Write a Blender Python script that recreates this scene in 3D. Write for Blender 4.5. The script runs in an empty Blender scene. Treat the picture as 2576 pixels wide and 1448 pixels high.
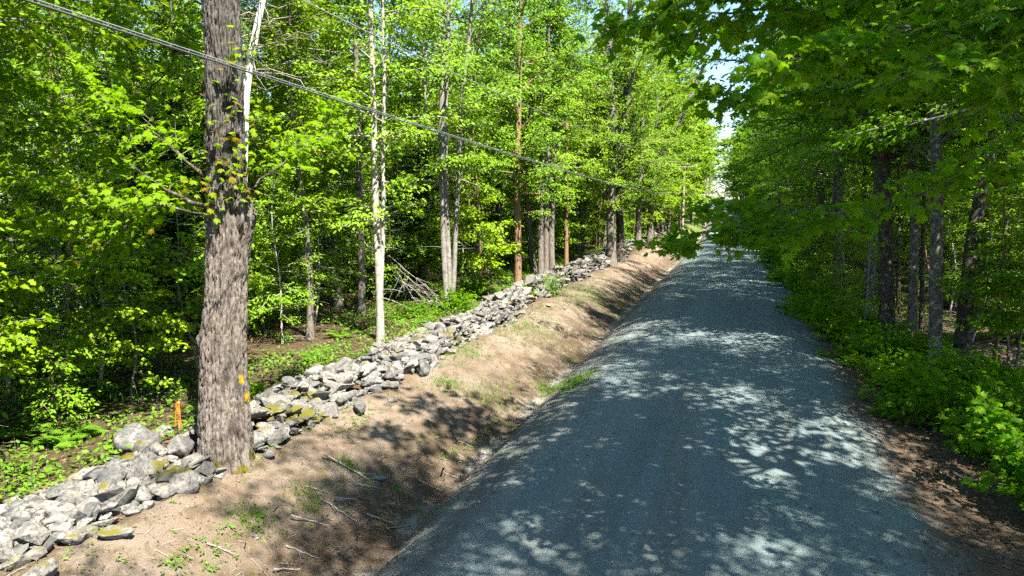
import bpy, bmesh, math, random
import numpy as np
from mathutils import Matrix, Vector

# ------------------------------------------------------------------ camera, sky, sun, exposure
C = bpy.context.scene.collection
sc = bpy.context.scene
F, HC = 1740.0, 4.3                       # focal length in units of a 2576 wide frame, camera height
PITCH = math.atan(219 / 1740)
YAW = math.atan(572 / 1740 * math.cos(PITCH))
cd = bpy.data.cameras.new('camera'); cd.sensor_width = 36; cd.lens = F / 2576 * 36
cd.clip_start = 0.05; cd.clip_end = 2000
cam = bpy.data.objects.new('camera', cd); C.objects.link(cam)
cam.location = (0, 0, HC); cam.rotation_euler = (math.pi / 2 - PITCH, 0, YAW)
sc.camera = cam

SUN = Vector((0.47, -0.36, 1.0)).normalized()      # towards the sun
w = bpy.data.worlds.new('World'); sc.world = w; w.use_nodes = True
nt = w.node_tree; bg = nt.nodes['Background']
sky = nt.nodes.new('ShaderNodeTexSky'); sky.sky_type = 'NISHITA'; sky.sun_disc = False
sky.sun_elevation = math.asin(SUN.z); sky.sun_rotation = math.atan2(SUN.x, SUN.y)
sky.air_density = 1.0; sky.dust_density = 0.6; sky.ozone_density = 3.0
nt.links.new(sky.outputs[0], bg.inputs[0]); bg.inputs[1].default_value = 0.074
sl = bpy.data.lights.new('sun', 'SUN'); sl.energy = 5.0; sl.angle = math.radians(0.53); sl.color = (1.0, 0.92, 0.78)
so = bpy.data.objects.new('sun', sl); C.objects.link(so)
so.rotation_euler = SUN.to_track_quat('Z', 'Y').to_euler(); so.location = (20, -20, 60)
sc.view_settings.view_transform = 'Standard'; sc.view_settings.look = 'None'
sc.view_settings.gamma = 1.0; sc.view_settings.exposure = 2.2
sc.render.engine = 'CYCLES'
sc.cycles.use_light_tree = False; sc.cycles.max_bounces = 6; sc.cycles.diffuse_bounces = 3; sc.cycles.transmission_bounces = 5
sc.cycles.glossy_bounces = 2; sc.cycles.caustics_reflective = False; sc.cycles.caustics_refractive = False
sc.cycles.use_denoising = False; sc.cycles.use_adaptive_sampling = True; sc.cycles.adaptive_threshold = 0.014; sc.cycles.sample_clamp_indirect = 6.0

# ------------------------------------------------------------------ helpers
RNG = np.random.default_rng(7)
_fw = np.array([-math.sin(YAW) * math.cos(PITCH), math.cos(YAW) * math.cos(PITCH), -math.sin(PITCH)])
_rt = np.array([math.cos(YAW), math.sin(YAW), 0.0]); _up = np.cross(_rt, _fw)
CAM = np.array([0, 0, HC])
def ray(u, v): return _fw + _rt * (u - 1288) / F - _up * (v - 724) / F
def on_z(u, v, z): d = ray(u, v); return CAM + d * ((z - HC) / d[2])
def on_x(u, v, x): d = ray(u, v); return CAM + d * (x / d[0])
def on_y(u, v, y): d = ray(u, v); return CAM + d * (y / d[1])
def at_depth(u, v, w): return CAM + ray(u, v) * w
def depth(p): return float((np.asarray(p, float) - CAM) @ _fw)
def project(p):
    q = np.asarray(p, float) - CAM; w = q @ _fw
    return 1288 + F * (q @ _rt) / w, 724 - F * (q @ _up) / w, w

def _hash(i, j, k, s):
    n = (i * 374761393 + j * 668265263 + k * 2147483647 + s * 1274126177) & 0xFFFFFFFF
    n = ((n ^ (n >> 13)) * 1274126177) & 0xFFFFFFFF
    n = (n ^ (n >> 16)) & 0xFFFFFF
    return n / float(0xFFFFFF)
def noise3(x, y, z, s=0):
    x, y, z = np.broadcast_arrays(np.asarray(x, float), np.asarray(y, float), np.asarray(z, float))
    xi, yi, zi = np.floor(x).astype(np.int64), np.floor(y).astype(np.int64), np.floor(z).astype(np.int64)
    fx, fy, fz = x - xi, y - yi, z - zi
    fx, fy, fz = [t * t * (3 - 2 * t) for t in (fx, fy, fz)]
    r = 0
    for a in (0, 1):
        for b in (0, 1):
            for c in (0, 1):
                r = r + _hash(xi + a, yi + b, zi + c, s) * (fx if a else 1 - fx) * (fy if b else 1 - fy) * (fz if c else 1 - fz)
    return r * 2 - 1
def fbm(x, y, z=0.0, s=0, o=4):
    r, a, f = 0, 1.0, 1.0
    for k in range(o):
        r = r + a * noise3(np.asarray(x) * f, np.asarray(y) * f, np.asarray(z) * f, s + k); a *= .5; f *= 2.03
    return r

def mesh_np(name, V, faces, mats, midx=None, smooth=False, attrs=None):
    """faces: list of integer arrays (n,k); midx: material index per array"""
    me = bpy.data.meshes.new(name)
    V = np.ascontiguousarray(V, dtype=np.float32)
    me.vertices.add(len(V)); me.vertices.foreach_set('co', V.ravel())
    faces = [np.asarray(f, dtype=np.int32) for f in faces]
    nl = sum(f.size for f in faces); nf = sum(len(f) for f in faces)
    me.loops.add(nl); me.polygons.add(nf)
    me.loops.foreach_set('vertex_index', np.concatenate([f.ravel() for f in faces]))
    cnt = np.concatenate([np.full(len(f), f.shape[1], np.int32) for f in faces])
    st = np.zeros(nf, np.int32); st[1:] = np.cumsum(cnt)[:-1]
    me.polygons.foreach_set('loop_start', st); me.polygons.foreach_set('loop_total', cnt)
    for m in mats: me.materials.append(m)
    if midx is not None:
        me.polygons.foreach_set('material_index', np.concatenate([np.full(len(f), m, np.int32) for f, m in zip(faces, midx)]))
    if smooth is True: me.polygons.foreach_set('use_smooth', np.ones(nf, bool))
    elif smooth is False: me.polygons.foreach_set('use_smooth', np.zeros(nf, bool))
    else: me.polygons.foreach_set('use_smooth', np.concatenate([np.full(len(f), bool(s)) for f, s in zip(faces, smooth)]))
    for k, a in (attrs or {}).items():
        at = me.attributes.new(k, 'FLOAT', 'POINT'); at.data.foreach_set('value', np.asarray(a, np.float32))
    me.update(calc_edges=True)
    return me

class MB:
    """collects arrays of geometry for one mesh"""
    def __init__(s): s.V, s.F, s.M, s.S, s.T, s.n = [], [], [], [], [], 0
    def add(s, V, faces, m=0, smooth=False, tint=0.5):
        V = np.asarray(V, float); s.V.append(V)
        for f in faces: s.F.append(np.asarray(f) + s.n); s.M.append(m); s.S.append(smooth)
        s.T.append(np.broadcast_to(np.asarray(tint, float), (len(V),))); s.n += len(V)
    def mesh(s, name, mats):
        return mesh_np(name, np.concatenate(s.V), s.F, mats, s.M, s.S, {'tint': np.concatenate(s.T)})

def ob(name, me, parent=None, loc=None):
    o = bpy.data.objects.new(name, me); C.objects.link(o)
    if parent: o.parent = parent
    if loc is not None: o.location = loc
    return o
def tag(o, label=None, cat=None, group=None, kind=None):
    if label: o['label'] = label
    if cat: o['category'] = cat
    if group: o['group'] = group
    if kind: o['kind'] = kind
    return o
def empty(name, loc=(0, 0, 0), rz=0.0, sc_=1.0):
    o = bpy.data.objects.new(name, None); C.objects.link(o); o.empty_display_size = .2
    o.location = loc; o.rotation_euler = (0, 0, rz); o.scale = (sc_,) * 3
    return o
def dup(root, loc, rz, scl, label, group, tilt=(0, 0)):
    r = root.copy(); C.objects.link(r); r.location = loc; r.rotation_euler = (tilt[0], tilt[1], rz)
    r.scale = scl if hasattr(scl, '__len__') else (scl,) * 3
    r['label'] = label; r['group'] = group
    for ch in root.children:
        c = ch.copy(); C.objects.link(c); c.parent = r
    return r

def tube(path, rad, sides=6, phase=0.0, cap=True):
    P = np.asarray(path, float); n = len(P); rad = np.broadcast_to(np.asarray(rad, float), (n,))
    T = np.gradient(P, axis=0); T /= np.linalg.norm(T, axis=1)[:, None] + 1e-9
    ref = np.array([1.0, 0.13, 0.05]) if abs(T[0][2]) > .8 else np.array([0.05, 0.1, 1.0])
    A = np.cross(T, ref); A /= np.linalg.norm(A, axis=1)[:, None] + 1e-9
    B = np.cross(T, A)
    an = np.arange(sides) / sides * 2 * math.pi + phase
    V = P[:, None] + rad[:, None, None] * (np.cos(an)[None, :, None] * A[:, None] + np.sin(an)[None, :, None] * B[:, None])
    i, j = np.meshgrid(np.arange(n - 1), np.arange(sides), indexing='ij'); j2 = (j + 1) % sides
    Q = np.stack([i * sides + j, i * sides + j2, (i + 1) * sides + j2, (i + 1) * sides + j], -1).reshape(-1, 4)[:, ::-1]
    V = V.reshape(-1, 3)
    return V, [Q]
def many_tubes(S, E, r0, r1, sag=0.0):
    """straight 3-sided twigs, vectorised"""
    n = len(S); T = E - S; T = T / (np.linalg.norm(T, axis=1)[:, None] + 1e-9)
    A = np.cross(T, np.array([.11, .07, 1.0])); A /= np.linalg.norm(A, axis=1)[:, None] + 1e-9; B = np.cross(T, A)
    V = np.zeros((n, 6, 3))
    for k in range(3):
        a = k * 2.0944; d = math.cos(a) * A + math.sin(a) * B
        V[:, k] = S + d * np.reshape(r0, (-1, 1)); V[:, 3 + k] = E + d * np.reshape(r1, (-1, 1))
    b = np.arange(n)[:, None] * 6
    Fq = np.concatenate([b + np.array([k, (k + 1) % 3, 3 + (k + 1) % 3, 3 + k]) for k in range(3)])
    return V.reshape(-1, 3), [Fq]

# ------------------------------------------------------------------ materials
def mat(name):
    m = bpy.data.materials.new(name); m.use_nodes = True
    t = m.node_tree; t.nodes.clear()
    return m, t
def nd(t, typ, ins=None, **kw):
    n = t.nodes.new(typ)
    for k, v in kw.items(): setattr(n, k, v)
    for k, v in (ins or {}).items():
        i = n.inputs[k]
        if isinstance(v, bpy.types.NodeSocket): t.links.new(v, i)
        elif isinstance(v, tuple) and len(v) == 3 and i.type == 'RGBA': i.default_value = (*v, 1)
        else: i.default_value = v
    return n
def math_(t, op, a, b=0.0, c=0.0, clamp=False): return nd(t, 'ShaderNodeMath', {0: a, 1: b, 2: c}, operation=op, use_clamp=clamp).outputs[0]
def mix(t, f, a, b):
    n = nd(t, 'ShaderNodeMix', {0: f, 6: a, 7: b}, data_type='RGBA'); return n.outputs[2]
def smooth_(t, v, lo, hi): return nd(t, 'ShaderNodeMapRange', {0: v, 1: lo, 2: hi, 3: 0.0, 4: 1.0}, interpolation_type='SMOOTHSTEP').outputs[0]
def noise_(t, vec, scale, detail=4.0, rough=.55, dist=0.0):
    return nd(t, 'ShaderNodeTexNoise', {'Vector': vec, 'Scale': scale, 'Detail': detail, 'Roughness': rough, 'Distortion': dist}).outputs[0]
def mapping(t, vec, scale): return nd(t, 'ShaderNodeMapping', {'Vector': vec, 'Scale': scale}).outputs[0]
def finish(t, base, rough=.9, bump=None, bstr=.5, bdist=.02, spec=.2):
    p = nd(t, 'ShaderNodeBsdfPrincipled', {'Base Color': base, 'Roughness': rough, 'Specular IOR Level': spec})
    if bump is not None:
        b = nd(t, 'ShaderNodeBump', {'Height': bump, 'Strength': bstr, 'Distance': bdist}); t.links.new(b.outputs[0], p.inputs['Normal'])
    o = nd(t, 'ShaderNodeOutputMaterial', {0: p.outputs[0]}); return p

def leaf_mat(name, c1, c2, c3=(.24, .075, .012), trans=.30, rough=.5, spec=.14, tt=(1.2, 1.4, .4)):
    m, t = mat(name)
    tint = nd(t, 'ShaderNodeAttribute', attribute_name='tint').outputs['Fac']
    rnd = nd(t, 'ShaderNodeObjectInfo').outputs['Random']
    f = math_(t, 'ADD', math_(t, 'MULTIPLY', tint, .7), math_(t, 'MULTIPLY', math_(t, 'SUBTRACT', rnd, .2), .5), clamp=True)
    c = mix(t, f, c1, c2)
    c = mix(t, math_(t, 'SUBTRACT', tint, 1.0, clamp=True), c, c3)
    p = nd(t, 'ShaderNodeBsdfPrincipled', {'Base Color': c, 'Roughness': rough, 'Specular IOR Level': spec})
    tc = mix(t, 1.0, c, tt); tc.node.blend_type = 'MULTIPLY'
    tr = nd(t, 'ShaderNodeBsdfTranslucent', {'Color': tc})
    s = nd(t, 'ShaderNodeMixShader', {0: trans, 1: p.outputs[0], 2: tr.outputs[0]})
    nd(t, 'ShaderNodeOutputMaterial', {0: s.outputs[0]})
    return m
LEAF = leaf_mat('maple_leaf', (.072, .180, .006), (.215, .315, .006), tt=(1.4, 1.35, .4))
LEAFB = leaf_mat('ash_leaf', (.080, .200, .010), (.205, .330, .012), tt=(1.35, 1.35, .5))
LEAFN = leaf_mat('near_maple_leaf', (.055, .190, .006), (.20, .32, .005), trans=.58)
NEEDLE = leaf_mat('fir_needle', (.022, .062, .016), (.050, .105, .022), trans=.18, rough=.5)
FERN = leaf_mat('fern_green', (.06, .15, .012), (.12, .23, .015))
DEADLEAF = leaf_mat('dead_leaf', (.08, .048, .028), (.20, .135, .085), trans=.12, rough=.8, spec=.1)

def bark(name, c1, c2, c3, zs=.16, sc_=9.0, lich=None, bstr=.8, bdist=.02, band=None):
    m, t = mat(name); co = nd(t, 'ShaderNodeTexCoord').outputs['Object']
    v = mapping(t, co, (1.0, 1.0, zs))
    n1 = noise_(t, v, sc_ * 2.2, 6, .7, .6); n2 = noise_(t, co, 2.2, 3); n3 = noise_(t, v, sc_ * 6, 3)
    c = mix(t, smooth_(t, n1, .33, .62), c1, c2)
    c = mix(t, smooth_(t, n2, .45, .7), c, c3)
    if lich:
        n4 = noise_(t, co, 6.5, 6, .7)
        c = mix(t, math_(t, 'MULTIPLY', smooth_(t, n4, .54, .60), .85), c, lich)
    if band:
        vb = mapping(t, co, (1.6, 1.6, 16.0)); n5 = noise_(t, vb, 3.0, 3)
        c = mix(t, smooth_(t, n5, .60, .70), c, band)
    h = math_(t, 'ADD', n1, math_(t, 'MULTIPLY', n3, .4))
    finish(t, c, .92, h, bstr, bdist, .15)
    return m
BARK_GREY = bark('bark_grey', (.055, .045, .038), (.19, .17, .15), (.12, .108, .092))
BARK_PALE = bark('bark_pale', (.17, .155, .135), (.34, .325, .30), (.26, .245, .22), zs=.6, sc_=5, bstr=.35, band=(.07, .06, .05))
BARK_GREYL = bark('bark_light_grey', (.085, .078, .07), (.23, .22, .205), (.155, .148, .135), zs=.5, sc_=5, bstr=.4, band=(.05, .045, .04))
BARK_BROWN = bark('bark_brown', (.10, .060, .035), (.24, .155, .095), (.17, .11, .07))
BARK_DARK = bark('bark_dark', (.022, .017, .013), (.085, .07, .056), (.05, .041, .033), lich=(.16, .17, .15))
BARK_LICHEN = bark('bark_lichen', (.05, .043, .037), (.13, .118, .105), (.085, .078, .07), lich=(.27, .285, .265), zs=.4, sc_=5)
BARK_TWIG = bark('bark_twig', (.10, .08, .06), (.20, .17, .14), (.15, .12, .10), bstr=.2)
DEADWOOD = bark('dead_wood', (.13, .115, .10), (.29, .27, .245), (.21, .19, .17), bstr=.4)
MATS_TREE = None

def hero_bark():
    m, t = mat('old_maple_bark'); co = nd(t, 'ShaderNodeTexCoord').outputs['Object']
    v = mapping(t, co, (1, 1, .38)); n1 = noise_(t, v, 24, 6, .72, .5); n2 = noise_(t, co, 1.7, 4); n3 = noise_(t, v, 60, 4, .7)
    c = mix(t, smooth_(t, n1, .30, .58), (.040, .033, .028), (.190, .166, .148))
    c = mix(t, math_(t, 'MULTIPLY', smooth_(t, n2, .42, .68), .4), c, (.115, .088, .070))
    c = mix(t, math_(t, 'MULTIPLY', smooth_(t, n3, .58, .7), .6), c, (.30, .27, .245))
    # upper trunk: shade of the foliage above put into a darker, greyer bark colour
    sep = nd(t, 'ShaderNodeSeparateXYZ', {0: co}).outputs[2]
    hi = smooth_(t, math_(t, 'ADD', sep, math_(t, 'MULTIPLY', n2, 2.0)), 4.2, 5.8)
    c = mix(t, math_(t, 'MULTIPLY', hi, .75), c, mix(t, smooth_(t, n1, .36, .62), (.025, .023, .022), (.105, .108, .10)))
    crk = nd(t, 'ShaderNodeAttribute', attribute_name='fissure').outputs['Fac']
    c = mix(t, math_(t, 'MULTIPLY', crk, .85), c, (.016, .012, .010))
    moss = nd(t, 'ShaderNodeAttribute', attribute_name='moss').outputs['Fac']
    mn = noise_(t, co, 16, 4)
    c = mix(t, smooth_(t, math_(t, 'ADD', moss, math_(t, 'MULTIPLY', math_(t, 'SUBTRACT', mn, .5), 1.4)), .45, .62), c, (.10, .092, .012))
    pa = nd(t, 'ShaderNodeAttribute', attribute_name='paint').outputs['Fac']
    c = mix(t, smooth_(t, math_(t, 'ADD', pa, math_(t, 'MULTIPLY', math_(t, 'SUBTRACT', n1, .5), .9)), .42, .55), c, (.42, .25, .01))
    finish(t, c, .95, math_(t, 'ADD', n1, math_(t, 'MULTIPLY', n3, .5)), .9, .03, .1)
    return m
HERO = hero_bark()

def stone_mat():
    m, t = mat('field_stone'); co = nd(t, 'ShaderNodeTexCoord').outputs['Object']
    geo = nd(t, 'ShaderNodeNewGeometry'); rnd = nd(t, 'ShaderNodeObjectInfo').outputs['Random']
    isl = nd(t, 'ShaderNodeAttribute', attribute_name='tint').outputs['Fac']
    r = math_(t, 'FRACT', math_(t, 'ADD', rnd, isl))
    pos = geo.outputs['Position']
    n1 = noise_(t, pos, 3.5, 6, .65); n2 = noise_(t, pos, 22, 5, .65); n3 = noise_(t, pos, 1.3, 3)
    c = mix(t, r, (.065, .068, .072), (.205, .196, .182))
    c = mix(t, math_(t, 'MULTIPLY', smooth_(t, n1, .46, .66), .6), c, (.25, .243, .23))
    c = mix(t, math_(t, 'MULTIPLY', smooth_(t, n2, .48, .60), .7), c, (.045, .044, .042))
    nz = nd(t, 'ShaderNodeSeparateXYZ', {0: geo.outputs['Normal']}).outputs[2]
    mo = math_(t, 'MULTIPLY', smooth_(t, nz, .35, .8), smooth_(t, math_(t, 'ADD', n3, math_(t, 'MULTIPLY', n1, .5)), .80, .92))
    c = mix(t, mo, c, mix(t, n2, (.055, .055, .008), (.12, .105, .014)))
    finish(t, c, .9, math_(t, 'ADD', n1, n2), .6, .02, .2)
    return m
STONE = stone_mat()

def ground_mat():
    m, t = mat('ground_cover'); pos = nd(t, 'ShaderNodeNewGeometry').outputs['Position']
    sx = nd(t, 'ShaderNodeSeparateXYZ', {0: pos}); X, Y = sx.outputs[0], sx.outputs[1]
    # the far road drifts a little to the left
    dr = math_(t, 'MULTIPLY', math_(t, 'POWER', math_(t, 'MAXIMUM', math_(t, 'DIVIDE', math_(t, 'SUBTRACT', Y, 80.0), 90.0), 0.0), 2.0), 2.5)
    X = math_(t, 'ADD', X, dr)
    wob = math_(t, 'MULTIPLY', math_(t, 'SUBTRACT', noise_(t, pos, .9, 5, .6), .5), 1.6)
    wob2 = math_(t, 'MULTIPLY', math_(t, 'SUBTRACT', noise_(t, pos, 4.5, 4, .6), .5), .7)
    Xw = math_(t, 'ADD', X, math_(t, 'ADD', wob, wob2))
    nf = noise_(t, pos, 55, 4, .75); nm = noise_(t, pos, 7, 5, .65); nl = noise_(t, pos, .55, 3)
    vo = nd(t, 'ShaderNodeTexVoronoi', {'Vector': pos, 'Scale': 42.0}); vc = nd(t, 'ShaderNodeSeparateColor', {0: vo.outputs['Color']}).outputs[0]
    # gravel
    g = mix(t, nm, (.118, .170, .180), (.172, .228, .236)); g = mix(t, math_(t, 'MULTIPLY', smooth_(t, noise_(t, pos, .8, 5, .65), .52, .68), .4), g, (.14, .15, .14)); g = mix(t, math_(t, 'MULTIPLY', smooth_(t, Xw, -2.9, -4.0), .75), g, mix(t, nf, (.07, .062, .052), (.19, .17, .145)))
    g = mix(t, math_(t, 'MULTIPLY', smooth_(t, vc, .75, 1.0), .6), g, (.27, .30, .295))
    g = mix(t, math_(t, 'MULTIPLY', smooth_(t, nf, .52, .7), .5), g, (.085, .110, .113))
    st = noise_(t, mapping(t, pos, (1.0, .03, 1.0)), 1.9, 4, .6)
    g = mix(t, math_(t, 'MULTIPLY', smooth_(t, noise_(t, mapping(t, pos, (1.0, .05, 1.0)), 1.1, 4, .6), .50, .62), .6), g, mix(t, nf, (.11, .13, .128), (.165, .18, .172)))
    g = mix(t, math_(t, 'MULTIPLY', smooth_(t, st, .5, .66), .55), g, (.20, .222, .218))
    # earth of the bank
    e = mix(t, nm, (.135, .100, .072), (.205, .165, .130))
    e = mix(t, smooth_(t, nl, .40, .62), e, mix(t, nf, (.165, .132, .104), (.25, .212, .175)))
    e = mix(t, math_(t, 'MULTIPLY', smooth_(t, nf, .53, .66), .75), e, (.085, .052, .032))
    n9 = noise_(t, pos, 2.1, 6, .7)
    e = mix(t, math_(t, 'MULTIPLY', smooth_(t, n9, .47, .60), .85), e, mix(t, nf, (.07, .05, .028), (.16, .125, .08)))
    e = mix(t, math_(t, 'MULTIPLY', smooth_(t, noise_(t, pos, 3.1, 5, .7), .60, .70), .6), e, (.085, .095, .02))
    # dark debris and soil low in the ditch, also painting in its shade
    dk = mix(t, nf, (.035, .026, .018), (.12, .09, .062)); e = mix(t, math_(t, 'MULTIPLY', smooth_(t, Xw, -6.3, -5.4), smooth_(t, noise_(t, pos, 1.7, 6, .7), .36, .56)), e, dk)
    # silt along the ditch bottom
    s = mix(t, nm, (.19, .185, .17), (.26, .25, .225))
    # litter
    l = mix(t, nf, (.035, .022, .014), (.14, .092, .062)); l = mix(t, smooth_(t, nm, .42, .58), l, mix(t, nf, (.022, .022, .010), (.075, .065, .03)))
    r = mix(t, nf, (.055, .042, .032), (.17, .13, .10)); r = mix(t, smooth_(t, nm, .48, .66), r, (.09, .07, .05))
    gr = smooth_(t, math_(t, 'ADD', Y, math_(t, 'MULTIPLY', wob, 12.0)), 66.0, 84.0); gc = mix(t, nm, (.06, .11, .015), (.11, .16, .03)); l = mix(t, gr, l, gc); r = mix(t, gr, r, gc); e = mix(t, math_(t, 'MULTIPLY', gr, .8), e, gc)
    c = mix(t, smooth_(t, Xw, -4.95, -4.2), e, g)
    c = mix(t, math_(t, 'MULTIPLY', smooth_(t, math_(t, 'ABSOLUTE', math_(t, 'ADD', X, math_(t, 'ADD', math_(t, 'MULTIPLY', wob2, .5), 4.76))), .24, .06), smooth_(t, nl, .42, .56)), c, s)
    c = mix(t, smooth_(t, Xw, -7.0, -8.4), c, l)
    c = mix(t, smooth_(t, Xw, 2.1, 3.0), c, r)
    hgt = math_(t, 'ADD', math_(t, 'MULTIPLY', nf, .6), math_(t, 'ADD', nm, math_(t, 'MULTIPLY', vo.outputs['Distance'], -.4)))
    finish(t, c, .95, hgt, .9, .05, .12)
    return m
GROUND = ground_mat()

def plain(name, c1, c2, sc_=8, rough=.7, spec=.3, metal=0.0):
    m, t = mat(name); co = nd(t, 'ShaderNodeTexCoord').outputs['Object']
    n = noise_(t, co, sc_, 4); p = finish(t, mix(t, n, c1, c2), rough, n, .15, .01, spec); p.inputs['Metallic'].default_value = metal
    return m
CABLE = plain('cable_sheath', (.05, .055, .06), (.10, .105, .11), 5, .45, .5)
STRAND = plain('steel_strand', (.40, .42, .44), (.60, .62, .64), 9, .35, .6, .7)
POLEWOOD = bark('pole_wood', (.19, .16, .13), (.34, .30, .26), (.27, .24, .21), zs=.05, bstr=.3)
CERAMIC = plain('insulator_glaze', (.25, .14, .09), (.34, .2, .13), 5, .25, .5)
ORANGE = plain('orange_flagging', (.85, .16, .01), (.95, .25, .02), 6, .5)
STAKE = plain('stake_wood', (.45, .22, .08), (.6, .3, .1), 9, .8)

# ------------------------------------------------------------------ ground
PX = [-90, -30, -12, -9, -7.2, -6.3, -5.3, -4.85, -4.6, -4.15, -3.4, -2.5, -1.0, .8, 2.2, 3.0, 3.8, 5, 9, 30, 90]
PZ = [1.8, .6, .28, .25, .16, -.12, -.62, -.86, -.84, -.45, -.17, -.06, 0, 0, -.07, -.20, -.28, -.15, .1, .6, 2.0]
_tx = np.linspace(-90, 90, 7201); _tz = np.interp(_tx, PX, PZ)
_k = np.hanning(15); _k /= _k.sum(); _tz2 = np.convolve(_tz, _k, 'same'); _tz2[:30] = _tz[:30]; _tz2[-30:] = _tz[-30:]
YL = [-60, 60, 90, 120, 170, 195, 230, 300, 500]; ZL = [0, 0, -.1, 1.1, 4.3, 4.9, 4.4, 3.0, 3.0]
_ty = np.linspace(-60, 500, 5601); _tzl = np.convolve(np.pad(np.interp(_ty, YL, ZL), 100, mode='edge'), np.ones(201) / 201, 'valid')
def drift(Y): return -2.5 * np.maximum((np.asarray(Y, float) - 80) / 90, 0) ** 2
def height(X, Y):
    X = np.asarray(X, float); Y = np.asarray(Y, float)
    xr = X - drift(Y)
    z = np.interp(xr, _tx, _tz2) + np.interp(Y, _ty, _tzl)
    off = np.clip((np.abs(xr + .9) - 2.6) / 2.0, 0, 1)
    z = z + off * (.05 * noise3(X * .7, Y * .7, 0, 3) + .035 * noise3(X * 2.1, Y * 2.1, 0, 4) + .03 * noise3(X * 5.5, Y * 5.5, 0, 5) + .012 * noise3(X * 11, Y * 11, 0, 15))
    z = z + .012 * noise3(X * 1.3, Y * .12, 0, 6) + .006 * noise3(X * 4, Y * 3, 0, 8)
    deep = np.clip((np.abs(xr) - 12) / 20, 0, 1)
    return z + deep * .5 * noise3(X * .08, Y * .08, 0, 9)
def hz(x, y): return float(height(x, y))

def strip(name, xs, ys, label):
    X, Y = np.meshgrid(xs, ys, indexing='ij'); Xd = X + drift(Y)
    V = np.stack([Xd, Y, height(Xd, Y)], -1).reshape(-1, 3); a, b = len(xs), len(ys)
    i, j = np.meshgrid(np.arange(a - 1), np.arange(b - 1), indexing='ij')
    Q = np.stack([i * b + j, (i + 1) * b + j, (i + 1) * b + j + 1, i * b + j + 1], -1).reshape(-1, 4)
    o = ob(name, mesh_np(name, V, [Q], [GROUND], smooth=True)); o['kind'] = 'structure'; o['label'] = label
YS = np.concatenate([np.arange(-40, 2, 1.0), np.arange(2, 4, .25), np.arange(4, 15, .075), np.arange(15, 26, .14), np.arange(26, 60, .35), np.arange(60, 140, 1.0), np.arange(140, 400.1, 5.0)])
strip('road', np.arange(-4.4, 2.41, .1), YS, 'grey gravel road running straight between the woods')
strip('ditch_bank', np.append(np.arange(-7.4, -4.43, .06), -4.4), YS, 'bare brown earth bank falling to a roadside ditch')
strip('forest_floor_left', np.concatenate([np.arange(-200, -30, 10.0), np.arange(-30, -12, 2.0), np.arange(-12, -7.5, .3), [-7.4]]), YS, 'leaf covered woodland floor behind the stone wall')
strip('verge_right', np.arange(2.4, 5.01, .1), YS, 'road verge covered with dead leaves below the shrubs')
strip('forest_floor_right', np.concatenate([[5.0], np.arange(5.4, 12, .5), np.arange(12, 30, 2.0), np.arange(30, 200, 10.0)]), YS, 'shaded woodland floor on the far side of the verge')

# ------------------------------------------------------------------ leaves
def T_(pts, tris): return np.array(pts, float), np.array(tris)
def maple_template():
    # five lobed leaf, base at origin, tip at x = 1
    o = [(0, 0), (-.06, -.24), (.10, -.30), (.16, -.50), (.34, -.30), (.52, -.46), (.60, -.24), (.62, -.13), (1.0, 0),
         (.62, .13), (.60, .24), (.52, .46), (.34, .30), (.16, .50), (.10, .30), (-.06, .24)]
    P = [(x, y, -.28 * x * x * .5 - .32 * abs(y) ** 1.4 + (.06 if 0 < abs(y) < .2 else 0)) for x, y in o] + [(.36, 0, .05)]
    c = len(P) - 1
    return T_(P, [(i, (i + 1) % 16, c) for i in range(16)])
def maple_lo():
    o = [(0, 0), (.10, -.40), (.38, -.24), (.55, -.42), (1.0, 0), (.55, .42), (.38, .24), (.10, .40)]
    P = [(x, y, -.18 * x * x - .3 * abs(y) ** 1.4) for x, y in o]
    return T_(P, [(0, 1, 2), (0, 2, 6), (0, 6, 7), (2, 3, 4), (2, 4, 6), (4, 5, 6)])
def oval():
    P = [(0, 0, 0), (.35, -.23, -.05), (.72, -.17, -.10), (1, 0, -.2), (.72, .17, -.10), (.35, .23, -.05)]
    return T_(P, [(0, 1, 5), (1, 2, 4), (1, 4, 5), (2, 3, 4)])
def dart():
    P = [(0, 0, 0), (.45, -.27, -.08), (1, 0, -.15), (.45, .27, -.08)]
    return T_(P, [(0, 1, 2), (0, 2, 3)])
MAPLE, MLO, OVAL, DART = maple_template(), maple_lo(), oval(), dart()

def put_leaves(mb, tmpl, P, D, Nn, S, tint, m=0):
    """P positions, D directions of the tip, Nn rough normals, S sizes"""
    T, Fc = tmpl; n = len(P)
    if n == 0: return
    x = D / (np.linalg.norm(D, axis=1)[:, None] + 1e-9)
    y = np.cross(Nn, x); y /= np.linalg.norm(y, axis=1)[:, None] + 1e-9
    z = np.cross(x, y)
    V = P[:, None] + S[:, None, None] * (T[None, :, 0, None] * x[:, None] + T[None, :, 1, None] * y[:, None] + T[None, :, 2, None] * z[:, None])
    Fa = (np.arange(n)[:, None, None] * len(T) + Fc[None]).reshape(-1, 3)
    mb.add(V.reshape(-1, 3), [Fa], m, False, np.repeat(tint, len(T)))

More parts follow.
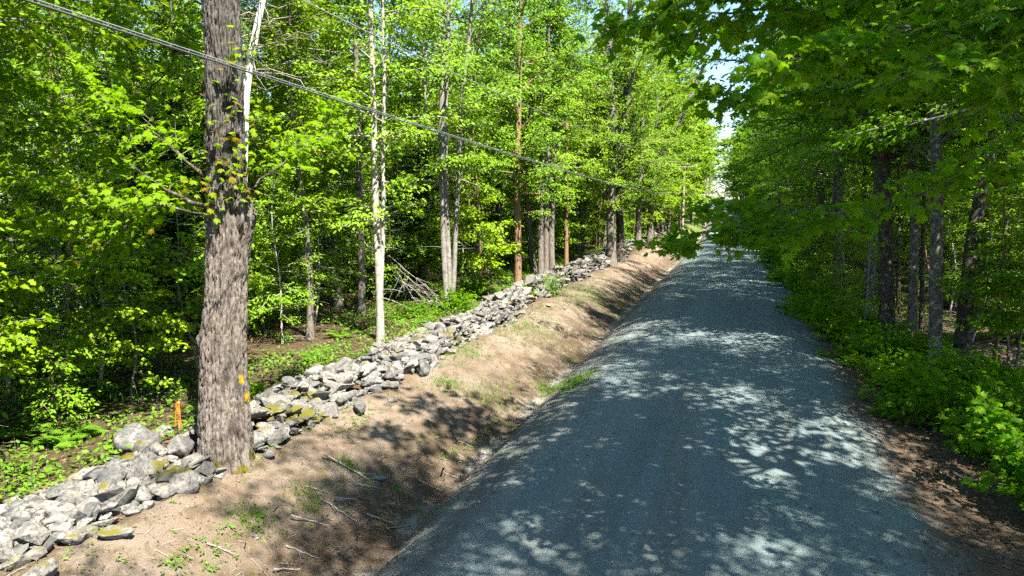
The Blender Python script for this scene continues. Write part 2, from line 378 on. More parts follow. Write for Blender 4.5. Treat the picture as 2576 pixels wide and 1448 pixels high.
def rot_h(D, a):
    c, s = np.cos(a), np.sin(a); R = D.copy()
    R[:, 0] = D[:, 0] * c - D[:, 1] * s; R[:, 1] = D[:, 0] * s + D[:, 1] * c
    return R
def leaves_on_twigs(rng, S, D, L, per, size, droop=.35, spread=.9, jitter=.10):
    """leaf arrays along twigs S + D*L"""
    n = len(S); k = per
    s = np.tile(np.linspace(.15, 1.0, k), n); idx = np.repeat(np.arange(n), k)
    P = S[idx] + D[idx] * (L[idx] * s)[:, None]; P[:, 2] -= .10 * L[idx] * s * s
    P += rng.normal(0, jitter, P.shape) * np.array([1, 1, .5])
    a = rng.uniform(-spread, spread, n * k) * 1.15
    LD = rot_h(D[idx], a); LD[:, 2] = LD[:, 2] * .4 - droop + rng.normal(0, .28, n * k)
    N = np.stack([rng.normal(0, .62, n * k), rng.normal(0, .62, n * k), np.ones(n * k)], -1)
    # leaves lean their faces to the light
    N += np.array([.25, -.35, 0])
    return P, LD, N, size * rng.uniform(.65, 1.2, n * k)

def crown_parts(rng, paths, twigs_per_m=5.0, twig_len=(.5, 1.0), per=8, size=.13, start=.12, up=.16, fork=1.0):
    """twigs and leaves on a list of branch paths; returns twig starts, ends, leaf arrays"""
    TS, TD, TL = [], [], []
    for P in paths:
        P = np.asarray(P, float); seg = np.linalg.norm(np.diff(P, axis=0), axis=1); ln = seg.sum()
        n = max(3, int(ln * twigs_per_m)); t = np.sort(rng.uniform(start, 1.0, n)); t[-1] = 1.0
        cs = np.concatenate([[0], np.cumsum(seg)]) / ln
        Q = np.stack([np.interp(t, cs, P[:, k]) for k in range(3)], -1)
        ii = np.clip(np.searchsorted(cs, t) - 1, 0, len(seg) - 1); tg = np.diff(P, axis=0)[ii]; tg /= np.linalg.norm(tg, axis=1)[:, None] + 1e-9
        a = rng.uniform(.35, 1.25, n) * fork * np.where(np.arange(n) % 2 == 0, 1, -1); a[-1] = 0
        d = rot_h(tg, a); d[:, 2] = d[:, 2] * .45 + up + rng.normal(0, .42, n); d /= np.linalg.norm(d, axis=1)[:, None] + 1e-9
        TS.append(Q); TD.append(d); TL.append(rng.uniform(*twig_len, n) * (1.15 - .55 * t) * min(1.0, .45 + ln / 4))
    S, D, L = np.concatenate(TS), np.concatenate(TD), np.concatenate(TL)
    return S, D, L, leaves_on_twigs(rng, S, D, L, per, size)

def build_tree(rng, H=14.0, r0=.12, base=4.0, cr=2.6, n1=34, lean=(0, 0), wander=.25, elev=(.25, .9), twigs=4.5, per=8, size=.14,
               tmpl=MLO, leafm=None, barkm=None, twl=(.45, .95), sides=9, shape=.55, low_dead=0, gap=.12, off=(0, 0), xlim=None):
    """returns trunk mesh and crown mesh of one tree with its base at the origin"""
    nseg = 22; t = np.linspace(0, 1, nseg); z = t * H
    ph = rng.uniform(0, 6.28, 4)
    wx = wander * (np.sin(t * 4.1 + ph[0]) - np.sin(ph[0]) + .5 * np.sin(t * 9 + ph[1]) - .5 * np.sin(ph[1])) + lean[0] * z
    wy = wander * (np.sin(t * 3.7 + ph[2]) - np.sin(ph[2]) + .5 * np.sin(t * 8 + ph[3]) - .5 * np.sin(ph[3])) + lean[1] * z
    tr = np.stack([wx, wy, z - .12 * (t == 0)], -1)
    rad = r0 * (1 - t) ** .75 * .92 + .008; rad[0] *= 1.45; rad[1] *= 1.05
    tb = MB(); V, Fq = tube(tr, rad, sides); tb.add(V, Fq, 0, True)
    paths = []
    hs = np.sort(base + (H * .985 - base) * rng.uniform(0, 1, n1) ** .9)
    for i, h in enumerate(hs):
        if rng.uniform() < gap: continue
        u = (h - base) / (H - base); prof = (math.sin(min(1, (u + .12) / shape * .5) * math.pi) if u < shape - .12 else ((1 - u) / (1.12 - shape)) ** .8)
        ln = cr * max(.45 if u < .75 else .25, prof) * rng.uniform(.7, 1.2); az = i * 2.399 + rng.normal(0, .5)
        el = elev[0] + (elev[1] - elev[0]) * u + rng.normal(0, .28)
        p0 = np.array([np.interp(h, z, wx), np.interp(h, z, wy), h]); d = np.array([math.cos(az) * math.cos(el), math.sin(az) * math.cos(el), math.sin(el)])
        s = np.linspace(0, 1, 6)[:, None]; side = np.array([-d[1], d[0], 0]) * rng.normal(0, .14)
        P = p0 + d * ln * s + side * ln * s ** 2 - np.array([0, 0, 1]) * ln * .16 * s ** 2
        P[:, :2] += np.array(off) * s * np.clip(u * 2, 0, 1)
        if xlim is not None: P[:, 0] = np.clip(P[:, 0], xlim[0], xlim[1])
        paths.append(P); rb = np.interp(h, z, rad) * .42
        V, Fq = tube(P, np.linspace(max(.01, rb), .006, 6), 5); tb.add(V, Fq, 0, True)
    for k in range(low_dead):
        h = rng.uniform(.12, 1.0) * base; az = rng.uniform(0, 6.28); ln = rng.uniform(.4, 1.5)
        p0 = np.array([np.interp(h, z, wx), np.interp(h, z, wy), h]); d = np.array([math.cos(az), math.sin(az), rng.uniform(-.25, .3)])
        P = p0 + d * ln * np.linspace(0, 1, 5)[:, None] + np.array([0, 0, -.2]) * np.linspace(0, 1, 5)[:, None] ** 2 * ln
        V, Fq = tube(P, np.linspace(.012, .003, 5), 4); tb.add(V, Fq, 0, True)
    S, D, L, (P, LD, N, SZ) = crown_parts(rng, paths, twigs, twl, per, size)
    cb = MB(); S, D, L = S[::2], D[::2], L[::2]; V, Fq = many_tubes(S, S + D * L[:, None] - np.array([0, 0, .1]) * L[:, None], np.full(len(S), .006), np.full(len(S), .002)); cb.add(V, Fq, 1, False)
    cl = noise3(P[:, 0] * .9, P[:, 1] * .9, P[:, 2] * .9, 11)
    put_leaves(cb, tmpl, P, LD, N, SZ, np.clip(.45 + .28 * cl + rng.normal(0, .2, len(P)), 0, 1), 0)
    tm = tb.mesh('trunk', [barkm]); cm = cb.mesh('crown', [leafm, BARK_TWIG])
    return tm, cm

def build_fir(rng, H=10.0, cr=1.7, r0=.11, base=.8, barkm=None):
    t = np.linspace(0, 1, 14); tr = np.stack([.08 * np.sin(t * 5), .06 * np.cos(t * 4) - .06, t * H], -1)
    tb = MB(); V, Fq = tube(tr, r0 * (1 - t) + .008, 8); tb.add(V, Fq, 0, True)
    cb = MB(); S, D, L, Wd = [], [], [], []
    h = base
    while h < H - .15:
        u = (h - base) / (H - base); n = rng.integers(4, 7); a0 = rng.uniform(0, 6.28)
        for k in range(n):
            az = a0 + k * 6.283 / n + rng.normal(0, .2); ln = cr * (1 - u) ** .85 * rng.uniform(.7, 1.1) + .12
            el = .35 * u - .05 + rng.normal(0, .08); d = np.array([math.cos(az) * math.cos(el), math.sin(az) * math.cos(el), math.sin(el)])
            s = np.linspace(0, 1, 5)[:, None]; P = np.array([0, 0, h]) + d * ln * s + np.array([0, 0, 1]) * (-.18 * ln * s + .16 * ln * s ** 2)
            V, Fq = tube(P, np.linspace(.013, .004, 5), 3); tb.add(V, Fq, 0, True)
            m = max(4, int(ln * 13)); ts = rng.uniform(.12, 1.0, m); ts[0] = .97
            Q = np.stack([np.interp(ts, s[:, 0], P[:, q]) for q in range(3)], -1)
            sg = np.where(np.arange(m) % 2, 1, -1) * rng.uniform(.6, 1.0, m); sg[0] = 0
            dd = rot_h(np.tile(d, (m, 1)), sg); dd[:, 2] += rng.normal(-.08, .12, m)
            S.append(Q); D.append(dd); L.append(ln * (.14 + .42 * (1 - ts)) * rng.uniform(.6, 1.1, m) + .10)
        h += rng.uniform(.16, .34) * (1.1 - .4 * u)
    S, D, L = np.concatenate(S), np.concatenate(D), np.concatenate(L)
    # a needle spray: narrow jagged frond
    P = [(0, 0, 0), (.2, -.11, -.01), (.33, -.055, 0), (.5, -.13, -.02), (.66, -.05, 0), (1, 0, -.04), (.66, .05, 0), (.5, .13, -.02), (.33, .055, 0), (.2, .11, -.01)]
    Fc = [(0, 1, 9), (1, 2, 8), (1, 8, 9), (2, 3, 4), (2, 4, 6), (2, 6, 8), (6, 7, 8), (4, 5, 6)]
    N = np.stack([rng.normal(0, .3, len(S)), rng.normal(0, .3, len(S)), np.ones(len(S))], -1)
    put_leaves(cb, T_(P, Fc), S, D, N, L * 1.15, np.clip(rng.normal(.45, .22, len(S)), 0, 1), 0)
    return tb.mesh('trunk', [barkm or BARK_DARK]), cb.mesh('crown', [NEEDLE])

def tree_thing(name, tm, cm, loc, label, cat, group=None, rz=0.0, scl=1.0):
    r = empty(name, loc, rz, 1.0); r.scale = scl if hasattr(scl, '__len__') else (scl,) * 3
    tag(r, label, cat, group); ob('trunk', tm, r); ob('crown', cm, r); return r

# ------------------------------------------------------------------ trees at the edge of the left wood
def ground_at(u, v):
    z = 0.2
    for _ in range(6): p = on_z(u, v, z); z = hz(p[0], p[1])
    p[2] = z; return p

def grow_on(rng, stems, base, top, cr, n1, barkm, leafm, twigs=8.0, per=12, size=.14, tmpl=MLO, elev=(.22, .95), twl=(.45, .95), sides=12, off=(0, 0), extra=(), low_dead=0, shape=.5):
    """stems: list of (path, radii) relative to the base; extra: hand placed limbs (path, r)"""
    tb = MB(); paths = []
    for si, (P, r) in enumerate(stems):
        V, Fq = tube(P, r, sides, si); tb.add(V, Fq, 0, True)
        for i in range(n1 // len(stems)):
            h = base + (min(top, P[-1][2]) - base) * rng.uniform(0, 1) ** .95
            u = (h - base) / (top - base)
            prof = math.sin(min(1, (u + .15) / shape * .5) * math.pi) if u < shape - .15 else max(.1, (1 - u) / (1.15 - shape)) ** .8
            ln = cr * max(.55 if u < .75 else .25, prof) * rng.uniform(.65, 1.2); az = i * 2.399 + si * 2.1 + rng.normal(0, .5); el = elev[0] + .1 + (elev[1] - elev[0]) * u + rng.normal(0, .3)
            p0 = np.array([np.interp(h, P[:, 2], P[:, k]) for k in range(3)]); d = np.array([math.cos(az) * math.cos(el), math.sin(az) * math.cos(el), math.sin(el)])
            s = np.linspace(0, 1, 6)[:, None]; side = np.array([-d[1], d[0], 0]) * rng.normal(0, .15)
            Q = p0 + d * ln * s + side * ln * s ** 2 - np.array([0, 0, .15]) * ln * s ** 2; Q[:, :2] += np.array(off) * s
            paths.append(Q); rb = float(np.interp(h, P[:, 2], r)) * .4
            V, Fq = tube(Q, np.linspace(max(.012, rb), .006, 6), 5); tb.add(V, Fq, 0, True)
        for k in range(low_dead):
            h = rng.uniform(.1, 1.0) * base + .3; az = rng.uniform(0, 6.28); ln = rng.uniform(.3, 1.3)
            p0 = np.array([np.interp(h, P[:, 2], P[:, q]) for q in range(3)]); d = np.array([math.cos(az), math.sin(az), rng.uniform(-.2, .4)])
            V, Fq = tube(p0 + d * ln * np.linspace(0, 1, 5)[:, None] - np.array([0, 0, .2]) * np.linspace(0, 1, 5)[:, None] ** 2, np.linspace(.013, .003, 5), 4); tb.add(V, Fq, 0, True)
    for Q, rb in extra:
        Q = np.asarray(Q, float); V, Fq = tube(Q, np.linspace(rb, .008, len(Q)), 7); tb.add(V, Fq, 0, True); paths.append(Q)
    S, D, L, (P, LD, N, SZ) = crown_parts(rng, paths, twigs, twl, per, size)
    cb = MB(); S, D, L = S[::2], D[::2], L[::2]; V, Fq = many_tubes(S, S + D * L[:, None] - np.array([0, 0, .1]) * L[:, None], np.full(len(S), .006), np.full(len(S), .002)); cb.add(V, Fq, 1, False)
    cl = noise3(P[:, 0] * .9, P[:, 1] * .9, P[:, 2] * .9, 11)
    put_leaves(cb, tmpl, P, LD, N, SZ, np.clip(.45 + .28 * cl + rng.normal(0, .2, len(P)), 0, 1), 0)
    return tb.mesh('trunk', [barkm]), cb.mesh('crown', [leafm, BARK_TWIG])

def stem_px(pts, base, H, w0, w1):
    """stem through picture points (u, v) in the upright plane through base, then on to height H"""
    wd = depth(base); P = [np.array([0, 0, -.15])]
    for u, v in pts:
        p = CAM + ray(u, v) * wd; P.append(p - base)
    P = np.array(P); P = P[np.argsort(P[:, 2])]
    d = P[-1] - P[-2]; d = d / max(.3, d[2]); d[:2] *= .6
    for k in range(1, 6): P = np.vstack([P, P[-1] + d * max(.2, (H - P[-1][2]) / 2.2)])
    zz = np.linspace(P[0][2], H, 30); Q = np.stack([np.interp(zz, P[:, 2], P[:, k]) for k in range(2)] + [zz], -1)
    for k in range(2): Q[1:-1, k] = (Q[:-2, k] + Q[1:-1, k] + Q[2:, k]) / 3
    px = wd / F; t = np.linspace(0, 1, 30); r = (w0 / 2 * (1 - t) ** .8 + w1 / 2 * t) * px; r[0] *= 1.35; r[1] *= 1.08
    return Q, r

rg = np.random.default_rng(21)
EDGE = 'trees at the edge of the left wood'
def edge_tree(name, label, base_px, stems, H, barkm, base, cr, n1, leafm=LEAFB, size=.14, cat='tree', tmpl=OVAL, **kw):
    b = ground_at(*base_px)
    ss = [stem_px(p, b, H * f, w0, w1) for p, w0, w1, f in stems]
    tm, cm = grow_on(rg, ss, base, H, cr * 1.08, int(n1 * 1.45), barkm, leafm, size=size, tmpl=tmpl, **kw)
    return tree_thing(name, tm, cm, b, label, cat, EDGE)

edge_tree('pale_barked_tree', 'pale smooth-barked tree forking into two stems just behind the stone wall', (957, 858),
          [([(957, 850), (955, 720), (948, 600), (944, 480), (940, 300), (932, 0)], 20, 6, 1.0), ([(958, 720), (962, 640), (966, 520), (962, 400), (968, 200), (962, 0)], 12, 5, .92)],
          15, BARK_PALE, 3.4, 2.4, 44, low_dead=2)
edge_tree('grey_barked_tree', 'slim grey tree standing left of the pale forked tree', (910, 797), [([(910, 790), (908, 650), (905, 500), (900, 300), (892, 0)], 19, 6, 1.0)],
          14, BARK_GREY, 4.2, 2.2, 30, low_dead=5)
edge_tree('three_stemmed_tree', 'grey tree with three stems from one base beside the stone wall', (1130, 782),
          [([(1125, 770), (1117, 640), (1112, 480), (1110, 300), (1118, 0)], 17, 6, 1.0), ([(1132, 770), (1130, 680), (1122, 520), (1120, 300), (1130, 0)], 15, 6, .95), ([(1139, 770), (1144, 640), (1152, 450), (1160, 250), (1180, 100)], 13, 5, .85)],
          17, BARK_GREYL, 4.6, 3.0, 54, low_dead=2)
edge_tree('brown_barked_tree', 'tree with warm brown bark close behind the stone wall', (1303, 728), [([(1303, 715), (1303, 600), (1300, 450), (1306, 250), (1310, 0)], 19, 6, 1.0)],
          15, BARK_BROWN, 3.2, 3.4, 46)
edge_tree('clustered_tree', 'leftmost stem of the tight grey tree cluster by the wall', (1361, 700), [([(1361, 690), (1360, 600), (1362, 400), (1358, 200)], 16, 6, 1.0)], 16, BARK_GREY, 4.5, 2.8, 34)
edge_tree('clustered_tree', 'middle stem of the tight grey tree cluster by the wall', (1374, 700), [([(1374, 690), (1374, 600), (1378, 400), (1380, 200)], 14, 6, 1.0)], 17, BARK_GREY, 5, 2.8, 34)
edge_tree('clustered_tree', 'rightmost and leaning stem of the grey tree cluster by the wall', (1389, 697), [([(1389, 690), (1386, 600), (1392, 400), (1400, 200)], 17, 6, 1.0)], 16, BARK_GREY, 4.5, 3.0, 34)
edge_tree('slim_tree', 'slim dark tree between the grey cluster and the paired roadside maples', (1425, 673), [([(1425, 660), (1424, 560), (1428, 400), (1420, 200)], 11, 5, 1.0)], 15, BARK_BROWN, 4, 3.2, 34)
edge_tree('roadside_maple', 'thick furrowed maple on the bank, left one of the close pair', (1538, 668), [([(1538, 655), (1537, 560), (1535, 480), (1545, 330), (1530, 120)], 25, 8, 1.0), ([(1540, 500), (1565, 330), (1590, 200)], 11, 5, .85)], 18, BARK_GREY, 3.6, 4.6, 52, leafm=LEAF, size=.15)
edge_tree('roadside_maple', 'thick furrowed maple on the bank, right one of the close pair', (1560, 657), [([(1560, 645), (1560, 560), (1556, 480), (1570, 330), (1580, 120)], 20, 8, 1.0), ([(1560, 470), (1580, 340), (1600, 250)], 9, 5, .8)], 19, BARK_DARK, 3.8, 4.8, 52, leafm=LEAF, size=.15)
edge_tree('roadside_maple', 'maple with moss at its foot, next beyond the close pair on the bank', (1605, 620), [([(1605, 610), (1607, 520), (1612, 420), (1618, 250)], 15, 6, 1.0)], 18, BARK_GREY, 3.2, 4.2, 54, leafm=LEAF, size=.165, tmpl=DART)
edge_tree('roadside_maple', 'leaning maple with a dark slanting limb farther along the bank', (1635, 610), [([(1635, 600), (1637, 520), (1648, 430), (1665, 380), (1700, 330)], 17, 6, 1.0), ([(1640, 470), (1650, 350), (1655, 200)], 10, 5, 1.0)], 18, BARK_GREY, 3.2, 4.2, 54, leafm=LEAF, size=.165, tmpl=DART)
for k, (u, v, wpx) in enumerate([(1655, 598, 9), (1668, 590, 10), (1683, 584, 8)]):
    edge_tree('distant_roadside_maple', ['small far maple just past the leaning one on the bank', 'dark far maple on the bank, second from the utility pole', 'last far maple on the bank before the utility pole'][k], (u, v),
              [([(u, v - 10), (u + 3, v - 120)], wpx, 5, 1.0)], 17, BARK_DARK, 3, 4.4, 40, leafm=LEAF, size=.22, tmpl=DART)

# ------------------------------------------------------------------ the old maple at the wall
mb_ = ground_at(572, 1183); _d = mb_ - CAM; _d[2] = 0; mb_ = mb_ + _d / np.linalg.norm(_d) * .27; mb_[2] = hz(mb_[0], mb_[1]); WD = depth(mb_)
prof = [(1195, 570, 160), (1178, 571, 146), (1150, 569, 138), (1100, 567, 142), (1050, 564, 136), (1000, 565, 130), (930, 562, 124), (880, 562, 120), (840, 563, 117), (800, 566, 114), (740, 569, 107),
        (690, 570, 108), (640, 573, 112), (590, 577, 119), (550, 577, 120), (515, 577, 110), (470, 572, 104), (420, 571, 100), (350, 568, 98), (250, 566, 95), (150, 563, 92), (60, 558, 93), (0, 556, 95), (-120, 552, 94)]
zs, cs, rs = [], [], []
for v, u, wpx in prof:
    p = CAM + ray(u, v) * WD; p = p - mb_; zs.append(p[2]); cs.append(p[:2]); rs.append(wpx / 2 * WD / F * .84)
zs = np.array(zs); cs = np.array(cs); rs = np.array(rs); zs[0] = -.3
zs = np.append(zs, [10.5, 13, 16]); cs = np.vstack([cs, cs[-1] + [-.3, .1], cs[-1] + [-.8, .4], cs[-1] + [-1.5, .8]]); rs = np.append(rs, [.24, .17, .05])
nz_, na_ = 324, 170
zz = np.concatenate([np.linspace(-.3, 8.2, 300), np.linspace(8.3, 16, 24)]); an = np.linspace(0, 2 * math.pi, na_, endpoint=False)
Zg, Ag = np.meshgrid(zz, an, indexing='ij'); Rg = np.interp(Zg, zs, rs)
ca, sa = np.cos(Ag), np.sin(Ag)
# angle of the camera side, and bulges: burl to the picture's right at the upper swelling, lump on the left lower down
to_cam = math.atan2(-mb_[1], -mb_[0]); right_ang = to_cam + math.pi / 2
def bump_at(z0, sz, a0, sa_, amp): return amp * np.exp(-((Zg - z0) / sz) ** 2) * np.exp(-(((Ag - a0 + math.pi) % (2 * math.pi) - math.pi) / sa_) ** 2)
zpx = lambda v: float((CAM + ray(570, v) * WD)[2] - mb_[2])
R = Rg + bump_at(zpx(545), .22, right_ang - .2, .7, .055) + bump_at(zpx(850), .12, right_ang + 2.9, .5, .05) + bump_at(zpx(860), .16, right_ang + 2.6, .4, .035) + bump_at(zpx(620), .18, right_ang + 2.5, .6, .04)
flare = np.clip((.75 - Zg) / 1.05, 0, 1) ** 2; R = R * (1 + flare * (.16 + .16 * np.cos(5 * Ag + .7) + .07 * np.cos(9 * Ag)))
qx, qy = ca * 3.2, sa * 3.2
warp = .35 * noise3(qx * 1.6, qy * 1.6, Zg * 2.2, 31)
c1_ = np.abs(noise3(qx * 4.6 + warp, qy * 4.6 - warp, Zg * 1.0, 33)); c2_ = np.abs(noise3(qx * 7.5 - warp, qy * 7.5, Zg * 2.6, 38)); c3_ = np.abs(noise3(qx * 4 + warp, qy * 4, Zg * 8.5, 44))
st_ = lambda v, w_: np.clip(v / w_, 0, 1) ** .7
plates = st_(c1_, .26) * (.35 + .65 * st_(c2_, .22)) * (.6 + .4 * st_(c3_, .14)); plate = noise3(qx * 9, qy * 9, Zg * 11, 41)
R = R + .075 * plates + .008 * plate - .040
fiss = np.clip(1.0 - plates / .5, 0, 1)
Vm = np.stack([np.interp(Zg, zs, cs[:, 0]) + R * ca, np.interp(Zg, zs, cs[:, 1]) + R * sa, Zg], -1).reshape(-1, 3)
i, j = np.meshgrid(np.arange(len(zz) - 1), np.arange(na_), indexing='ij'); j2 = (j + 1) % na_
Q = np.stack([i * na_ + j, i * na_ + j2, (i + 1) * na_ + j2, (i + 1) * na_ + j], -1).reshape(-1, 4)
def ang_d(a0): return ((Ag - a0 + math.pi) % (2 * math.pi) - math.pi)
lobe = lambda a0, wa, z0, hz0: np.exp(-(ang_d(a0) / wa) ** 2) * np.clip(1.15 - np.abs(Zg - z0) / hz0, 0, 1)
moss = np.maximum(np.maximum(lobe(to_cam - .45, .35, .05, .42), lobe(to_cam + .55, .4, -.05, .30)), lobe(to_cam + 1.35, .3, .1, .3)) * .8
def blaze(u, v, hz_, wa):
    p = CAM + ray(u, v) * (WD - .3); z0 = p[2] - mb_[2]; s = (u - 566) / 66.0; a0 = to_cam + math.asin(max(-.95, min(.95, s)))
    return np.exp(-((Zg - z0) / hz_) ** 4) * np.exp(-(ang_d(a0) / wa) ** 4)
paint = np.maximum(blaze(617, 962, .075, .14), blaze(626, 1012, .085, .17))
hero = empty('old_maple', mb_); tag(hero, 'massive old maple with deeply furrowed grey bark at the stone wall', 'tree')
ob('trunk', mesh_np('trunk', Vm, [Q], [HERO], smooth=True, attrs={'fissure': fiss.ravel(), 'moss': moss.ravel(), 'paint': paint.ravel()}), hero)
rh = np.random.default_rng(5)
limbs = []
def limb_px(pts, n=12):
    """limb through (u, v, depth offset) points, relative to the maple's base"""
    P = np.array([CAM + ray(u, v) * (WD + dw) for u, v, dw in pts]) - mb_
    t = np.linspace(0, 1, len(P)); tt = np.linspace(0, 1, n)
    return np.stack([np.interp(tt, t, P[:, k]) for k in range(3)], -1) + np.concatenate([np.zeros((1, 3)), rh.normal(0, .035, (n - 1, 3))])
low = [limb_px([(530, 520, .1), (460, 500, .6), (400, 470, 1.0), (330, 410, 1.3), (250, 330, 1.6), (130, 230, 1.9), (40, 190, 2.0)]),
       limb_px([(530, 540, .1), (430, 520, .2), (300, 500, .1), (160, 470, -.2), (40, 440, -.4)]),
       limb_px([(540, 470, .2), (440, 380, .9), (360, 250, 1.4), (330, 120, 1.8), (290, 20, 2.0)]),
       limb_px([(400, 470, 1.0), (300, 300, .6), (180, 150, .4), (60, 60, .2)]),
       limb_px([(250, 330, 1.6), (140, 340, 1.2), (30, 330, .9), (-60, 320, .6)]),
       limb_px([(300, 500, .1), (200, 560, .3), (90, 590, .4), (-20, 600, .4)]),
       limb_px([(620, 480, .1), (680, 440, .6), (740, 380, 1.0), (800, 330, 1.6), (850, 250, 2.0)]),
              limb_px([(360, 250, 1.4), (430, 160, 1.2), (480, 60, 1.0)]),
       limb_px([(400, 470, 1.0), (330, 550, 1.3), (240, 640, 1.6), (130, 700, 1.8)])]
tb = MB()
for k, P in enumerate(low):
    r = [.040, .02, .028, .02, .015, .014, .02, .015, .014][k]; V, Fq = tube(P, np.linspace(r, .007, len(P)), 7); tb.add(V, Fq, 0, True)
high = []
for k in range(30):
    h = rh.uniform(8.2, 15.5); az = k * 2.4; ln = rh.uniform(1.4, 2.6) * (1.2 - (h - 8) / 16); el = rh.uniform(.2, .8)
    p0 = np.array([np.interp(h, zs, cs[:, 0]), np.interp(h, zs, cs[:, 1]), h]); d = np.array([math.cos(az) * math.cos(el) - .25, math.sin(az) * math.cos(el) + .1, math.sin(el)])
    P = p0 + d * ln * np.linspace(0, 1, 6)[:, None]; high.append(P); V, Fq = tube(P, np.linspace(.08, .01, 6), 6); tb.add(V, Fq, 0, True)
ob('limb', tb.mesh('limbs', [BARK_DARK]), hero)
cb = MB()
for pp, tw, per, size, tm_ in ((low, 13, 9, .155, MAPLE), (high, 6, 9, .18, MLO)):
    S, D, L, (P, LD, N, SZ) = crown_parts(rh, pp, tw, (.4, .95), per, size, start=.22 if pp is low else .15)
    V, Fq = many_tubes(S, S + D * L[:, None] - np.array([0, 0, .1]) * L[:, None], np.full(len(S), .006), np.full(len(S), .002)); cb.add(V, Fq, 1, False)
    tn = np.clip(.62 + rh.normal(0, .2, len(P)), 0, 1); tn[rh.uniform(0, 1, len(P)) < .012] = 1.5
    put_leaves(cb, tm_, P, LD, N, SZ, tn, 0)
# short shoots with yellow-orange young leaves growing straight from the trunk
SP = []
for (u, v, n) in [(575, 135, 3), (600, 165, 4), (560, 215, 3), (580, 262, 2), (590, 290, 3), (555, 345, 2), (600, 350, 4), (570, 395, 4), (620, 395, 4), (640, 345, 5), (560, 450, 5), (600, 435, 5), (545, 500, 6), (580, 490, 7), (610, 470, 5), (530, 520, 6), (505, 480, 5), (600, 120, 3), (640, 270, 4), (660, 300, 3), (520, 420, 4)]:
    p = CAM + ray(u, v) * (WD - .42) - mb_
    for k in range(n + 2): SP.append(p + rh.normal(0, .12, 3))
SP = np.array(SP); d = rh.normal(0, 1, SP.shape); d[:, 2] = -.25 + rh.normal(0, .3, len(SP)); toc = -mb_ / np.linalg.norm(mb_)
Nn = np.tile(np.array([toc[0] * .5, toc[1] * .5, .9]), (len(SP), 1)) + rh.normal(0, .35, SP.shape)
put_leaves(cb, MAPLE, SP, d, Nn, rh.uniform(.08, .16, len(SP)), np.where(rh.uniform(0, 1, len(SP)) < .45, rh.uniform(1.2, 1.8, len(SP)), .8), 0)
V, Fq = many_tubes(SP + np.array([-toc[0], -toc[1], 0]) * .35 - np.array([0, 0, .15]), SP, np.full(len(SP), .006), np.full(len(SP), .003)); cb.add(V, Fq, 1, False)
ob('crown', cb.mesh('crown', [LEAFN, BARK_TWIG]), hero)

# ------------------------------------------------------------------ woods behind
rw = np.random.default_rng(99)
VAR = []
for k, (H, base, cr, n1, bk, lf, tp) in enumerate([(15, 3.2, 3.0, 74, BARK_GREY, LEAF, MLO), (17, 4.4, 3.1, 76, BARK_PALE, LEAFB, OVAL), (13, 2.4, 2.8, 74, BARK_BROWN, LEAF, MLO),
                                                  (16, 3.2, 3.3, 80, BARK_GREY, LEAFB, OVAL), (18, 4.8, 3.5, 80, BARK_LICHEN, LEAF, MLO)]):
    VAR.append(build_tree(rw, H=H, r0=[.12, .11, .09, .13, .15][k], base=base, cr=cr, n1=n1, leafm=lf, barkm=bk, tmpl=DART if k != 2 else MLO, size=.155, twigs=8, per=12, low_dead=8, wander=.22))
SAP = []
for k, (H, base, cr, n1) in enumerate([(4.2, .8, 1.6, 36), (5.6, 1.0, 1.8, 44), (3.0, .4, 1.3, 30), (6.5, 1.3, 1.8, 48)]):
    SAP.append(build_tree(rw, H=H, r0=[.026, .035, .02, .04][k], base=base, cr=cr, n1=n1, leafm=[LEAF, LEAFB, LEAFB, LEAF][k], barkm=[BARK_GREY, BARK_PALE, BARK_BROWN, BARK_GREY][k], tmpl=[MLO, OVAL, OVAL, MLO][k],
                          size=.115, twigs=9.5, per=9, wander=.12, elev=(.05, .6), twl=(.25, .6), sides=6, low_dead=2, gap=.05))
POLE = [build_tree(rw, H=H, r0=r, base=b, cr=1.5, n1=34, leafm=LEAFB, barkm=bk, tmpl=DART, size=.14, twigs=7, per=10, low_dead=10, wander=.3, sides=6) for H, r, b, bk in ((11, .045, 4.5, BARK_GREY), (9, .036, 3.4, BARK_PALE), (12, .055, 5.5, BARK_BROWN))]
FIR = [build_fir(rw, 9.5, 1.7), build_fir(rw, 6.0, 1.3, .08, .3), build_fir(rw, 12.0, 2.0, .14, 1.6)]
PROTO = {}
def place_var(pool, name, k, loc, label, cat, group, rz, scl, tilt=(0, 0)):
    key = (name, k)
    if key not in PROTO:
        r = tree_thing(name, pool[k][0], pool[k][1], loc, label, cat, group, rz, scl); r.rotation_euler = (tilt[0], tilt[1], rz); PROTO[key] = r; return r
    return dup(PROTO[key], loc, rz, scl, label, group, tilt)

def scatter(rng, n, xr, yr, mind, test, tries=6000):
    out = []
    for _ in range(tries):
        if len(out) >= n: break
        x, y = rng.uniform(*xr), rng.uniform(*yr)
        if not test(x, y): continue
        if all((x - a) ** 2 + (y - b) ** 2 > mind ** 2 for a, b in out): out.append((x, y))
    return out
def seen(x, y, m=4.0):
    q = np.array([x, y, 3.0]) - CAM; wd = q @ _fw
    if wd < 2: return False
    return abs(q @ _rt) / wd < 1288 / F + m / wd

